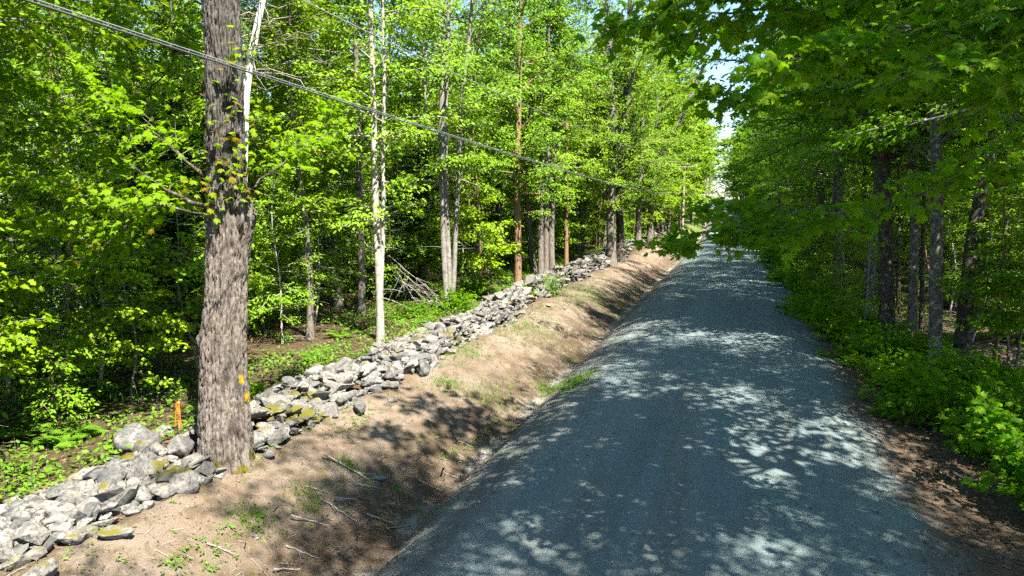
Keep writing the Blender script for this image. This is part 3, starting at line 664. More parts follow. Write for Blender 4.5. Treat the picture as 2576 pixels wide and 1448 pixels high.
MARKS = [(0, 480, 'left of the old maple'), (480, 800, 'beside the old maple'), (800, 1000, 'around the pale forked tree'), (1000, 1220, 'around the three-stemmed tree'), (1220, 1480, 'around the grey tree cluster'), (1480, 9999, 'behind the roadside maples')]
def where(x, y, z=1.0):
    u, v, wd = project((x, y, z)); zone = [m for a, b, m in MARKS if u < b][0]
    return ('close behind the wall, ' if x > -13 else 'farther back in the left wood, ' if x > -21 else 'deep in the left wood, ') + zone
WL = [(-10.2, 2.2), (-11.8, -1.4), (-13.0, 2.0), (-9.8, 5.6), (-14.2, 5.2), (-12.4, 8.0)] + scatter(rw, 144, (-42, -10.8), (-4, 135), 2.5, lambda x, y: seen(x, y, 6) and x < -10.8 - .02 * y)
WL += [(-10.6, 36.5), (-10.9, 49), (-10.4, 56), (-10.2, 63), (-10.6, 70)]
for x, y in WL:
    k = int(rw.integers(0, 5)); s = rw.uniform(.8, 1.15)
    if x > -11 and y > 35: s = 1.25; k = 3
    place_var(VAR, 'woodland_tree', k, (x, y, hz(x, y) - .05), ('tall ' if s > 1.02 else 'small ' if s < .9 else '') + ['grey-barked broad-leaved', 'pale-barked narrow-leaved', 'low-crowned brown-barked', 'wide-crowned grey-barked', 'lichen-spotted'][k] + ' tree ' + where(x, y),
              'tree', 'trees in the wood behind the stone wall', rw.uniform(0, 6.28), (s, s, s * rw.uniform(.95, 1.1)), (rw.normal(0, .025), rw.normal(0, .025)))
SL = scatter(rw, 190, (-32, -9.6), (1, 95), 1.35, lambda x, y: seen(x, y, 3) and not (-11.2 < x and 10 < y < 26))
for x, y in SL:
    k = int(rw.integers(0, 4)); s = rw.uniform(.75, 1.25)
    place_var(SAP, 'sapling', k, (x, y, hz(x, y) - .03), ('tall ' if s > 1.1 else 'short ' if s < .88 else '') + ['grey lobed-leaved', 'pale oval-leaved', 'bushy brown-stemmed', 'slender lobed-leaved'][k] + ' sapling ' + where(x, y), 'sapling', 'saplings in the wood behind the stone wall', rw.uniform(0, 6.28), s, (rw.normal(0, .05), rw.normal(0, .05)))
for x, y in scatter(rw, 9, (-15.5, -11.3), (1.5, 12.5), 1.4, lambda x, y: seen(x, y, 1)):
    k = int(rw.integers(0, 4)); place_var(SAP, 'sapling', k, (x, y, hz(x, y) - .03), ['grey lobed-leaved', 'pale oval-leaved', 'bushy brown-stemmed', 'slender lobed-leaved'][k] + ' sapling in the dark thicket left of the old maple' + (', close to the wall' if x > -11.5 else ', second row'), 'sapling', 'saplings in the wood behind the stone wall', rw.uniform(0, 6.28), rw.uniform(.6, 1.2), (rw.normal(0, .05), rw.normal(0, .05)))
for x, y in scatter(rw, 75, (-28, -10.0), (1.5, 80), 1.3, lambda x, y: seen(x, y, 2) and not (-11.2 < x and 12 < y < 26)):
    k = int(rw.integers(0, 3)); s = rw.uniform(.8, 1.15)
    place_var(POLE, 'pole_tree', k, (x, y, hz(x, y) - .03), ('tall ' if s > 1.03 else 'short ' if s < .92 else '') + ['thin grey', 'thin pale', 'thin brown'][k] + ' pole-like tree ' + where(x, y), 'tree', 'thin pole trees behind the stone wall', rw.uniform(0, 6.28), s, (rw.normal(0, .05), rw.normal(0, .05)))
for n_, (u, v, k, s, lab) in enumerate([(365, 960, 0, 1.1, 'dark green fir left of the old maple, nearer of the two'), (468, 930, 2, .85, 'dark green fir directly beside the old maple trunk, behind the wall')]):
    p = ground_at(u, v); p = p + np.array([p[0], p[1], 0]) * .25; place_var(FIR, 'fir_tree', k, (p[0], p[1], hz(p[0], p[1])), lab, 'fir', 'firs in the left wood', n_, s)
for x, y in scatter(rw, 46, (-40, -13), (4, 90), 2.6, lambda x, y: seen(x, y, 3)):
    k = int(rw.integers(0, 3)); place_var(FIR, 'fir_tree', k, (x, y, hz(x, y) - .03), ['dark fir ', 'bushy young fir ', 'tall dark fir '][k] + where(x, y), 'fir', 'firs deep in the left wood', rw.uniform(0, 6.28), rw.uniform(.55, .95))

# ------------------------------------------------------------------ right side trees
rr = np.random.default_rng(314)
def right_tree(name, label, bpx, pts, wpx, barkm, H=18, base=5.4, cr=5.6, n1=84, **kw):
    b = ground_at(*bpx); ss = [stem_px(pts, b, H, wpx, 7)]
    tm, cm = grow_on(rr, ss, base, H, cr, n1, barkm, LEAFN, size=.16, twigs=6.4, per=11, low_dead=8, tmpl=OVAL, **kw)
    return tree_thing(name, tm, cm, b, label, 'tree', 'trees along the right verge')
right_tree('dark_barked_tree', 'thick dark rough-barked tree, leftmost trunk right of the road', (2230, 868), [(2230, 850), (2231, 700), (2226, 500), (2222, 300)], 40, BARK_DARK, cr=6.4)
right_tree('lichen_barked_tree', 'pale slim trunk close behind the thick dark tree right of the road', (2294, 872), [(2294, 860), (2297, 700), (2302, 550), (2290, 300)], 24, BARK_LICHEN, H=16)
right_tree('lichen_barked_tree', 'straight trunk with white lichen patches at the right verge', (2352, 932), [(2352, 920), (2355, 700), (2358, 450), (2350, 200)], 33, BARK_LICHEN, H=19, cr=6.6)
right_tree('lichen_barked_tree', 'lichen-spotted trunk leaning right, rightmost of the big verge trees', (2415, 925), [(2415, 915), (2430, 750), (2448, 580), (2480, 430), (2510, 300)], 36, BARK_DARK, H=17)
for k, (u, v, tu, wpx) in enumerate([(2318, 830, 2325, 12), (2395, 780, 2402, 10), (2508, 850, 2545, 13), (2470, 800, 2478, 9), (2170, 770, 2175, 14), (2260, 790, 2262, 11)]):
    b = ground_at(u, v); s_, r_ = stem_px([(u, v - 15), ((u + tu) / 2, v - 180), (tu, v - 380)], b, 11, wpx, 4)
    tm, cm = grow_on(rr, [(s_, r_)], 3.4, 11, 1.9, 26, BARK_DARK, LEAF, size=.14, tmpl=OVAL, low_dead=7)
    tree_thing('thin_dark_tree', tm, cm, b, ['thin dark trunk between the pale slim and the lichened verge tree', 'thin dark trunk behind the two lichened verge trees', 'thin leaning dark trunk close to the right edge of the picture', 'thin dark trunk deep behind the leaning lichened tree', 'thin trunk among the leaves left of the thick dark tree', 'thin shaded trunk just right behind the thick dark tree'][k], 'tree', 'thin trees in the right wood')
RMARKS = [(2120, 'near the road far along'), (2270, 'around the thick dark tree'), (2400, 'around the straight lichened trunk'), (9999, 'right of the leaning lichened trunk')]
def where_r(x, y):
    u, v, wd = project((x, y, 1.0)); return [m for b, m in RMARKS if u < b][0] + (', nearest' if wd < 18 else ', midway' if wd < 30 else ', set back' if wd < 45 else ', far back')
RV = [build_tree(rr, H=18, r0=.17, base=4.4, cr=5.6, n1=104, leafm=LEAFN, barkm=BARK_DARK, size=.13, twigs=6.3, per=13, tmpl=OVAL, gap=.04, low_dead=6),
      build_tree(rr, H=20, r0=.19, base=4.8, cr=5.8, n1=106, leafm=LEAFN, barkm=BARK_LICHEN, size=.13, twigs=6.3, per=13, tmpl=OVAL, gap=.04, low_dead=6),
      build_tree(rr, H=14, r0=.11, base=2.0, cr=3.4, n1=76, leafm=LEAFN, barkm=BARK_DARK, size=.145, twigs=6.0, per=11, tmpl=OVAL, gap=.2, low_dead=4)]
RV.append(build_tree(rr, H=19, r0=.18, base=8.0, cr=5.9, n1=92, leafm=LEAFN, barkm=BARK_DARK, size=.13, twigs=6.3, per=13, tmpl=OVAL, gap=.04, shape=.45))
taken = [(4.5, 23.4), (5, 23), (4.9, 19.8), (5.7, 20.5)]
RP = [(4.9, -9), (7.5, -6.5), (5.0, -5), (8.2, -2), (4.8, -1), (4.5, 3.2), (8.8, 5.5), (7.6, 12.5), (5.9, 14.0), (8.5, 17), (4.5, 27.5), (4.3, 31.5), (7.0, 24.8), (4.7, 36), (4.2, 41), (4.9, 46), (4.3, 52), (4.9, 58), (4.2, 65), (5.0, 72), (4.2, 80), (5.0, 88), (4.3, 97), (4.8, 107), (4.2, 118)]
RP += scatter(rr, 60, (7.0, 28), (10, 120), 3.2, lambda x, y: seen(x, y, 5) and all((x - a) ** 2 + (y - b) ** 2 > 6 for a, b in RP + taken))
for x, y in RP:
    k = int(rr.integers(0, 3)) if x > 7 else int(rr.integers(0, 2)); s = rr.uniform(.88, 1.1)
    if y < 13.5 and x < 6.1: k = 3
    place_var(RV, 'verge_tree' if x <= 6.1 else 'right_wood_tree', k, (x, y, hz(x, y) - .05), (['dark-barked', 'lichen-barked', 'low dark-barked', 'high-crowned'][k] + (' verge maple ' if x <= 6.1 else ' right wood maple ') + (where_r(x, y) if y > 13.5 else 'outside the picture behind the viewer')), 'tree',
              'maples along the right verge' if x <= 6.1 else 'maples in the right wood', rr.uniform(0, 6.28), s)
for x, y in scatter(rr, 85, (5.8, 26), (11, 75), 1.6, lambda x, y: seen(x, y, 2)):
    k = int(rr.integers(0, 4)); place_var(SAP, 'shade_sapling', k, (x, y, hz(x, y) - .03), ['grey lobed-leaved', 'pale oval-leaved', 'bushy brown-stemmed', 'slender lobed-leaved'][k] + ' sapling of the right wood ' + where_r(x, y), 'sapling', 'saplings in the right wood', rr.uniform(0, 6.28), rr.uniform(.7, 1.2), (rr.normal(0, .05), rr.normal(0, .05)))
for x, y in [(3.9, 24.6), (3.7, 27), (4.2, 29.2), (3.6, 33), (3.9, 34.6), (3.5, 38), (4.0, 39.8), (3.5, 43), (3.9, 45), (3.5, 49), (3.8, 51), (3.5, 55), (3.7, 60), (3.5, 66), (3.7, 70), (3.6, 77), (3.7, 84)]:
    k = int(rr.integers(0, 4)); place_var(SAP, 'verge_sapling', k, (x, y, hz(x, y) - .03), ['grey lobed-leaved', 'pale oval-leaved', 'bushy brown-stemmed', 'slender lobed-leaved'][k] + ' sapling on the right verge ' + where_r(x, y), 'sapling', 'saplings on the right verge', rr.uniform(0, 6.28), rr.uniform(.6, .95), (rr.normal(0, .05), rr.normal(0, .05)))
for x, y in scatter(rr, 44, (5.4, 24), (15, 70), 1.5, lambda x, y: seen(x, y, 2)):
    k = int(rr.integers(0, 3)); place_var(POLE, 'shade_pole_tree', k, (x, y, hz(x, y) - .03), ['thin grey', 'thin pale', 'thin brown'][k] + ' pole-like tree of the right wood ' + where_r(x, y), 'tree', 'thin pole trees in the right wood', rr.uniform(0, 6.28), rr.uniform(.8, 1.2), (rr.normal(0, .07), rr.normal(0, .07)))
for x, y in scatter(rr, 16, (8, 30), (16, 70), 3.0, lambda x, y: seen(x, y, 2)):
    k = int(rr.integers(0, 2)); place_var(FIR, 'shade_fir', k, (x, y, hz(x, y) - .03), ['dark slim fir', 'bushy young fir'][k] + ' of the right wood ' + where_r(x, y), 'fir', 'firs in the right wood', rr.uniform(0, 6.28), rr.uniform(.6, 1.0))

# the near maple whose boughs hang into the picture from the right; its trunk stands outside the frame
nb = np.array([4.9, 8.6, 0]); nb[2] = hz(nb[0], nb[1])
def pxp(u, v, y): return on_y(u, v, y) - nb
def curve(pts, n=12, j=.03):
    P = np.array(pts); t = np.linspace(0, 1, len(P)); tt = np.linspace(0, 1, n)
    return np.stack([np.interp(tt, t, P[:, k]) for k in range(3)], -1) + np.concatenate([np.zeros((1, 3)), rr.normal(0, j, (n - 1, 3))])
def trunk_pt(h): return np.array([.05 * h / 4, -.02 * h, h])
boughs = [curve([trunk_pt(4.6), pxp(2480, 420, 9.0), pxp(2250, 520, 9.2), pxp(2050, 565, 9.2), pxp(1900, 590, 9.2), pxp(1760, 590, 9.2), pxp(1690, 605, 9.1)]),
          curve([pxp(2150, 545, 9.2), pxp(2000, 525, 9.4), pxp(1850, 510, 9.8), pxp(1790, 520, 10.0)]),
          curve([trunk_pt(6.2), pxp(2560, 120, 8.0), pxp(2300, 70, 7.8), pxp(2000, 30, 7.6), pxp(1750, 25, 7.6), pxp(1560, 60, 7.6)]),
          curve([pxp(2300, 70, 7.8), pxp(2100, 60, 8.2), pxp(1850, 75, 8.6), pxp(1650, 100, 8.8)]),
          curve([pxp(2300, 70, 7.8), pxp(2200, 110, 7.0), pxp(2050, 130, 6.6), pxp(1930, 150, 6.4)]),
          curve([trunk_pt(5.6), pxp(2560, 220, 8.4), pxp(2300, 200, 8.6), pxp(2050, 240, 9.0), pxp(1880, 230, 9.3), pxp(1760, 240, 9.4)]),
          curve([trunk_pt(6.6), pxp(2550, 30, 7.4), pxp(2300, -30, 7.2), pxp(2000, -40, 7.2), pxp(1700, -20, 7.2)]),
          curve([trunk_pt(5.8), pxp(2530, 170, 7.2), pxp(2420, 160, 6.8), pxp(2280, 180, 6.4)]),
          curve([trunk_pt(6.0), pxp(2500, 60, 8.4), pxp(2420, 30, 9.4), pxp(2200, 130, 10.4), pxp(2000, 160, 11)])]
tb = MB(); zt = np.linspace(-.1, 17, 20); V, Fq = tube(np.stack([.05 * zt / 4, -.02 * zt, zt], -1), .21 * (1 - zt / 18) + .01, 12); tb.add(V, Fq, 0, True)
for k, P in enumerate(boughs): V, Fq = tube(P, np.linspace(.028 if k in (0, 2, 5, 6) else .014, .005, len(P)), 6); tb.add(V, Fq, 0, True)
high = []
for k in range(54):
    h = rr.uniform(8.5, 16.5); az = k * 2.4; ln = rr.uniform(3.0, 5.2) * (1.25 - (h - 7) / 13); el = rr.uniform(.15, .8)
    d = np.array([math.cos(az) * math.cos(el) - .35, math.sin(az) * math.cos(el), math.sin(el)]); P = trunk_pt(h) + d * ln * np.linspace(0, 1, 6)[:, None]; high.append(P)
    V, Fq = tube(P, np.linspace(.06, .008, 6), 6); tb.add(V, Fq, 0, True)
near = empty('overhanging_maple', nb); tag(near, 'maple at the right verge whose leafy boughs hang into the picture over the road', 'tree')
ob('trunk', tb.mesh('trunk', [BARK_LICHEN]), near)
S, D, L, (P, LD, N, SZ) = crown_parts(rr, boughs, 13, (.3, .8), 9, .14, start=.32, up=-.02)
cb = MB(); V, Fq = many_tubes(S, S + D * L[:, None] - np.array([0, 0, .1]) * L[:, None], np.full(len(S), .005), np.full(len(S), .002)); cb.add(V, Fq, 1, False)
UV = np.array([project(p + nb) for p in P]); rank = SZ / UV[:, 2]; vis = (UV[:, 0] > 0) & (UV[:, 0] < 2576) & (UV[:, 1] > 0) & (UV[:, 1] < 1448)
big = np.argsort(-(rank * vis))[:300]; rest = np.ones(len(P), bool); rest[big] = False
put_leaves(cb, MAPLE, P[rest], LD[rest], N[rest], SZ[rest], np.clip(rr.normal(.52, .34, rest.sum()), 0, 1), 0)
S, D, L, (P2, LD2, N2, SZ2) = crown_parts(rr, high, 5.0, (.45, .95), 9, .19)
V, Fq = many_tubes(S, S + D * L[:, None] - np.array([0, 0, .1]) * L[:, None], np.full(len(S), .006), np.full(len(S), .002)); cb.add(V, Fq, 1, False)
put_leaves(cb, MLO, P2, LD2, N2, SZ2, np.clip(rr.normal(.5, .25, len(P2)), 0, 1), 0)
ob('crown', cb.mesh('crown', [LEAFN, BARK_TWIG]), near)
leaf_me = [mesh_np('leaf', MAPLE[0], [MAPLE[1]], [LEAFN], attrs={'tint': np.full(len(MAPLE[0]), t_)}) for t_ in (.1, .4, .7, .9)]
for q in big:
    x = LD[q] / np.linalg.norm(LD[q]); y = np.cross(N[q], x); y /= np.linalg.norm(y); z = np.cross(x, y)
    o = ob('leaf', leaf_me[int(rr.integers(0, 4))], near); s = SZ[q]
    o.matrix_local = Matrix(((x[0] * s, y[0] * s, z[0] * s, P[q][0]), (x[1] * s, y[1] * s, z[1] * s, P[q][1]), (x[2] * s, y[2] * s, z[2] * s, P[q][2]), (0, 0, 0, 1)))

# shrubs on the right verge
def build_shrub(rng, R=.9, H=1.2, n=26, size=.13, tmpl=MLO, leafm=LEAFN):
    paths = []; tb = MB()
    for k in range(n):
        az = k * 2.4 + rng.normal(0, .3); el = rng.uniform(.25, 1.35); ln = (R * math.cos(el) + H * math.sin(el)) * rng.uniform(.65, 1.05)
        d = np.array([math.cos(az) * math.cos(el), math.sin(az) * math.cos(el), math.sin(el)]); s = np.linspace(0, 1, 5)[:, None]
        P = np.array([rng.normal(0, .12), rng.normal(0, .12), -.03]) + d * ln * s - np.array([0, 0, .2]) * ln * s ** 2; paths.append(P)
        V, Fq = tube(P, np.linspace(.009, .003, 5), 4); tb.add(V, Fq, 0, True)
    S, D, L, (P, LD, N, SZ) = crown_parts(rng, paths, 9, (.18, .42), 6, size, start=.25)
    P[:, 2] = np.maximum(P[:, 2], .03); cb = MB(); put_leaves(cb, tmpl, P, LD, N, SZ, np.clip(rng.normal(.45, .25, len(P)), 0, 1), 0)
    return tb.mesh('stems', [BARK_TWIG]), cb.mesh('foliage', [leafm])
SH = [build_shrub(rr, .95, 1.25, 30, .14, MAPLE), build_shrub(rr, .8, .9, 26, .12, MLO), build_shrub(rr, 1.1, 1.5, 34, .13, MLO), build_shrub(rr, .7, .7, 22, .11, OVAL, LEAFB)]
SHP = {}
def place_shrub(k, x, y, s, label, group):
    loc = (x, y, hz(x, y))
    if k not in SHP:
        r = empty('shrub', loc, rr.uniform(0, 6.28), s); tag(r, label, 'shrub', group); ob('stem', SH[k][0], r); ob('foliage', SH[k][1], r); SHP[k] = r; return
    dup(SHP[k], loc, rr.uniform(0, 6.28), s, label, group)
for k, (x, y, v, s, lab) in enumerate([(4.75, 11.8, 0, 1.2, 'nearest maple shrub hanging over the dead leaves at the right edge'), (4.9, 13.6, 0, 1.1, 'maple shrub below the lichened trunks, second from the right edge'), (4.25, 15.3, 2, 1.0, 'leafy shrub below the straight lichened trunk')]):
    place_shrub(v, x, y, s, lab, 'shrubs along the right verge')
for x, y in [(5.2, 10.2), (5.6, 12.6), (4.0, 17.2), (4.9, 17.6), (3.8, 19.2), (4.6, 21.6), (3.7, 21.3), (3.6, 23.5), (3.5, 25.7), (3.4, 27.9), (4.4, 26), (3.3, 30), (3.3, 32.4), (4.2, 31), (3.2, 35), (3.1, 38), (3.0, 41), (3.6, 44), (3.0, 47.5), (2.9, 52), (3.0, 57), (2.9, 62), (3.1, 68), (3.2, 75), (4.4, 36), (4.6, 41), (6.2, 14.8), (6.6, 17), (6.0, 11.4)]:
    place_shrub(int(rr.integers(0, 4)), x + rr.normal(0, .12), y, rr.uniform(.8, 1.25), 'low leafy shrub on the right verge ' + where_r(x, y), 'shrub band along the right verge')
for x, y in scatter(rw, 34, (-16, -9.4), (8, 60), 1.1, lambda x, y: seen(x, y, 0)):
    place_shrub(int(rw.integers(1, 4)), x, y, rw.uniform(.35, .7), 'small bright green shrub ' + where(x, y, .3), 'small shrubs behind the wall')
for u, v, s, lab in [(150, 960, 1.0, 'bright oval-leaved shrub at the left edge, by the shaded saplings'), (1310, 690, .8, 'bushy green shrub behind the wall next to the brown-barked tree'), (1050, 800, .6, 'bright green shrub at the foot of the pale forked tree')]:
    p = ground_at(u, v + 60); place_shrub(3, p[0], p[1], s, lab, 'small shrubs behind the wall')

# ------------------------------------------------------------------ far woods on the hill
rf = np.random.default_rng(8)
FV = [build_tree(rf, H=18, r0=.16, base=1.2, cr=4.8, n1=70, leafm=LEAFB, barkm=BARK_GREY, size=.34, twigs=4.2, per=9, tmpl=DART), build_tree(rf, H=21, r0=.18, base=1.6, cr=5.2, n1=70, leafm=LEAF, barkm=BARK_GREY, size=.34, twigs=4.2, per=9, tmpl=DART)]
def far_ok(x, y): return seen(x, y, 4) and abs(x - float(drift(y)) + .9) > 5.6
FP = [(-9.5, 78), (-8.8, 86), (-9.6, 95), (-9.4, 103), (-8.6, 111), (-9.8, 121)] + scatter(rf, 60, (-14, 12), (100, 255), 3.0, far_ok) + scatter(rf, 170, (-60, 30), (90, 255), 3.6, far_ok) + [(x, 262 + rf.uniform(-6, 6)) for x in np.arange(-60, 10, 5.5)]
for x, y in FP:
    k = int(rf.integers(0, 2)); place_var(FV, 'distant_tree', k, (x, y, hz(x, y) - .1), ('broad' if k else 'narrow') + ' distant tree ' + ('left' if x < drift(y) else 'right') + ' of the road where it climbs the hill, ' + ('first rows' if y < 120 else 'half way up' if y < 180 else 'near the crest'), 'tree', 'distant trees on the hill', rf.uniform(0, 6.28), rf.uniform(.95, 1.35))
mb2 = MB(); n = 24000
t = rf.uniform(0, 1, n); P = np.stack([-50 - 45 * rf.uniform(0, 1, n), rf.uniform(10, 150, n), 24 * rf.uniform(0, 1, n) ** .8], -1)
n3 = 19000; P = np.vstack([P, np.stack([rf.uniform(-70, 40, n3), rf.uniform(262, 300, n3), 26 * rf.uniform(0, 1, n3) ** .9], -1)])
n2 = 9000; P = np.vstack([P, np.stack([rf.uniform(34, 55, n2), rf.uniform(40, 140, n2), 22 * rf.uniform(0, 1, n2)], -1)])
P[:, 2] += height(P[:, 0], P[:, 1]); kk = noise3(P[:, 0] * .25, P[:, 1] * .25, P[:, 2] * .2, 77) > -.25; P = P[kk]; n = len(P)
put_leaves(mb2, DART, P, rf.normal(0, 1, (n, 3)) * [1, 1, .4], rf.normal(0, .5, (n, 3)) + [0, -.2, 1], rf.uniform(.45, .95, n), np.clip(rf.normal(.4, .25, n), 0, 1), 0)
o = ob('distant_woods', mb2.mesh('distant_woods', [LEAF])); tag(o, 'mass of green foliage closing the view deep in the woods', 'woods', kind='stuff')

# ------------------------------------------------------------------ stone walls
rs_ = np.random.default_rng(12)
def rock(rng, seed, n=16, bev=True):
    bm = bmesh.new()
    for k in range(n):
        v = rng.normal(0, 1, 3); v /= np.max(np.abs(v)) ** .55 * np.linalg.norm(v) ** .45
        bm.verts.new((v[0] * .5, v[1] * .5 * rng.uniform(.8, 1.0), v[2] * .5))
    g = bmesh.ops.convex_hull(bm, input=bm.verts); bmesh.ops.delete(bm, geom=[e for e in g['geom_interior'] if isinstance(e, bmesh.types.BMVert)], context='VERTS')
    bmesh.ops.dissolve_limit(bm, angle_limit=.22, verts=bm.verts, edges=bm.edges)
    if bev: bmesh.ops.bevel(bm, geom=bm.edges[:], offset=.03, segments=1, affect='EDGES', clamp_overlap=True)
    bmesh.ops.triangulate(bm, faces=bm.faces)
    me = bpy.data.meshes.new('stone'); bm.to_mesh(me); bm.free(); me.materials.append(STONE)
    return me
ROUGH = [rock(rs_, k, n=int(rs_.integers(10, 14)), bev=False) for k in range(16)]
def boulder_mesh(seed, sub=4, npl=9, rough=1.0):
    bm = bmesh.new(); bmesh.ops.create_icosphere(bm, subdivisions=sub, radius=.5)
    c = np.array([v.co[:] for v in bm.verts]); d = c / np.linalg.norm(c, axis=1)[:, None]
    pl = np.random.default_rng(seed).normal(0, 1, (npl, 3)); pl /= np.linalg.norm(pl, axis=1)[:, None]; dist = np.random.default_rng(seed + 1).uniform(.24, .40, npl)
    r = np.full(len(c), .5)
    for a, b in zip(pl, dist):
        dd = d @ a; r = np.minimum(r, np.where(dd > .1, b / np.maximum(dd, .1), 9))
    r = r + rough * .03 * fbm(d[:, 0] * 2.5, d[:, 1] * 2.5, d[:, 2] * 2.5, seed, 4) + .01 * fbm(d[:, 0] * 9, d[:, 1] * 9, d[:, 2] * 9, seed, 2)
    for v, q in zip(bm.verts, d * r[:, None]): v.co = q
    me = bpy.data.meshes.new('stone'); bm.to_mesh(me); bm.free(); me.materials.append(STONE)
    me.polygons.foreach_set('use_smooth', np.ones(len(me.polygons), bool)); return me
BOULD = [boulder_mesh(100 + k) for k in range(7)]
ROCKS = [boulder_mesh(200 + k, 3, 12, 1.3) for k in range(16)]

def pile(rng, y0, y1, per_m, xc, halfw, hmax, big=1.0):
    """list of (x, y, z, sx, sy, sz, euler)"""
    out = []; n = int((y1 - y0) * per_m)
    for k in range(n):
        y = rng.uniform(y0, y1); c = xc(y) + .15 * math.sin(y * .9); a = rng.uniform(-1, 1); x = c + a * halfw(y)
        top = hmax(y) * (1 - abs(a) ** 2.2) * (1 + .25 * float(noise3(x * 1.4, y * .8, 0, 61)))
        z = hz(x, y) + top * rng.uniform(.35, 1.0) ** .6
        lx = float(np.clip(rng.lognormal(-1.45, .42), .10, .6)) * big; ly = lx * rng.uniform(.55, .9); lz = lx * rng.uniform(.28, .60)
        slope = -a * .38
        out.append((x, y, z, lx, ly, lz, (rng.normal(0, .26), slope * .8 + rng.normal(0, .24), rng.uniform(0, 6.28))))
    return out
def m_of(s):
    x, y, z, lx, ly, lz, e = s
    from mathutils import Euler
    return Matrix.Translation((x, y, z)) @ (Matrix.Rotation(e[0], 4, 'X') @ Matrix.Rotation(e[1], 4, 'Y') @ Matrix.Rotation(e[2], 4, 'Z')) @ Matrix.Diagonal((lx, ly, lz, 1))
def make_wall(name, label, stones, keep, extra=()):
    y0 = min(s[1] for s in stones); o0 = np.array([-8.0, y0, hz(-8.0, y0)])
    root = empty(name, o0); tag(root, label, 'wall', 'field stone walls along the bank')
    inv = Matrix.Translation(-Vector(o0))
    for me, M in extra:
        c = ob('stone', me, root); c.matrix_local = inv @ M
    st = []
    for s in stones:
        pu = project(s[:3]); vis = -40 < pu[0] < 2616 and -20 < pu[1] < 1490
        st.append((s[3] / pu[2] * (1.0 if vis else .05) * (1 + .6 * (s[2] - hz(s[0], s[1]))), s))
    st.sort(key=lambda q: -q[0]); mbk = MB()
    for q, (_, s) in enumerate(st):
        k = int(rs_.integers(0, 16))
        if q < keep - len(extra):
            c = ob('stone', ROCKS[k] if q % 2 else ROUGH[k], root); c.matrix_local = inv @ m_of(s[:3] + (s[3] * 1.2, s[4] * 1.2, s[5] * 1.3) + s[6:])
        else:
            me = ROUGH[k]; V = np.empty(len(me.vertices) * 3, np.float32); me.vertices.foreach_get('co', V); V = V.reshape(-1, 3)
            T = np.empty(len(me.loops), np.int32); me.loops.foreach_get('vertex_index', T)
            M = np.array(inv @ m_of(s)); mbk.add(V @ M[:3, :3].T + M[:3, 3], [T.reshape(-1, 3)], 0, False, rs_.uniform())
    if mbk.n:
        c = ob('stone_fill', mbk.mesh('stone_fill', [STONE]), root); c['kind'] = 'stuff'
    return root
# boulders of the tumbled stretch, placed by where they lie in the photograph: u, v, length px, aspect, height ratio, turn
BL = [(345, 1115, 120, .85, .80, .3), (262, 1258, 130, .75, .55, 1.0), (196, 1238, 78, .8, .62, .2), (408, 1212, 100, .62, .50, 2.4), (474, 1194, 78, .9, .75, .9), (240, 1182, 120, .7, .45, .4), (300, 1155, 70, .8, .5, 1.2), (455, 1120, 85, .6, .8, 1.9),
      (90, 1235, 130, .6, .28, .5), (175, 1290, 95, .6, .30, .8), (105, 1420, 80, .6, .7, 1.4), (655, 1085, 44, .9, .8, .2), (40, 1320, 110, .6, .35, .9), (185, 1330, 75, .55, .4, .7), (285, 1318, 80, .55, .35, .5), (410, 1075, 50, .6, .5, 1.0)]
ext = []
for k, (u, v, lp, asp, hr, tz) in enumerate(BL):
    p = on_z(u, v, .42 if v < 1200 else .36); s = lp * depth(p) / F * (1.0 if k == 0 else 1.2)
    z = max(hz(p[0], p[1]) + s * hr * .22, p[2] - .1)
    ext.append((BOULD[k % 7], Matrix.Translation((p[0], p[1], z)) @ Matrix.Rotation(tz, 4, 'Z') @ Matrix.Rotation(.12 * math.sin(k * 3.1), 4, 'X') @ Matrix.Diagonal((s, s * asp, s * hr, 1))))
nearst = pile(rs_, 2.2, 8.2, 105, lambda y: -8.2, lambda y: .82, lambda y: .20)
make_wall('tumbled_stone_wall', 'low tumbled field stone wall with large mossy boulders left of the old maple', nearst, 290, ext)
ext2 = []
for k, (u, v, lp, asp, hr, tz) in enumerate([(905, 1030, 62, .5, .8, 2.2), (1060, 930, 75, .6, .7, 2.0), (960, 970, 90, .6, .4, .4), (1045, 885, 80, .5, .5, .5), (700, 1070, 55, .7, .6, .9), (790, 1010, 70, .6, .5, .3), (850, 1015, 60, .6, .7, 1.1), (930, 905, 60, .7, .5, .7), (870, 905, 50, .8, .6, .2)]):
    p = on_z(u, v, .4)
    if p[0] > -7.45: p = ground_at(u, v + 6)
    s = lp * depth(p) / F
    ext2.append((BOULD[(k + 3) % 7], Matrix.Translation((p[0], p[1], max(hz(p[0], p[1]) + s * hr * .2, p[2] - .06) if p[0] <= -7.45 else p[2] + s * hr * .2)) @ Matrix.Rotation(tz, 4, 'Z') @ Matrix.Diagonal((s, s * asp, s * hr, 1))))
far = pile(rs_, 9.0, 24, 115, lambda y: -8.0 - .012 * y, lambda y: .85, lambda y: .40) + pile(rs_, 24, 27.0, 75, lambda y: -8.35, lambda y: .8, lambda y: .62, 1.1) + pile(rs_, 28.2, 52, 48, lambda y: -8.5, lambda y: .75, lambda y: .7, 1.2) + pile(rs_, 52, 96, 9, lambda y: -9.2, lambda y: .8, lambda y: .65, 1.5)
make_wall('stone_wall', 'long dry field stone wall of piled grey slabs running beside the road from the old maple', far, 300, ext2)

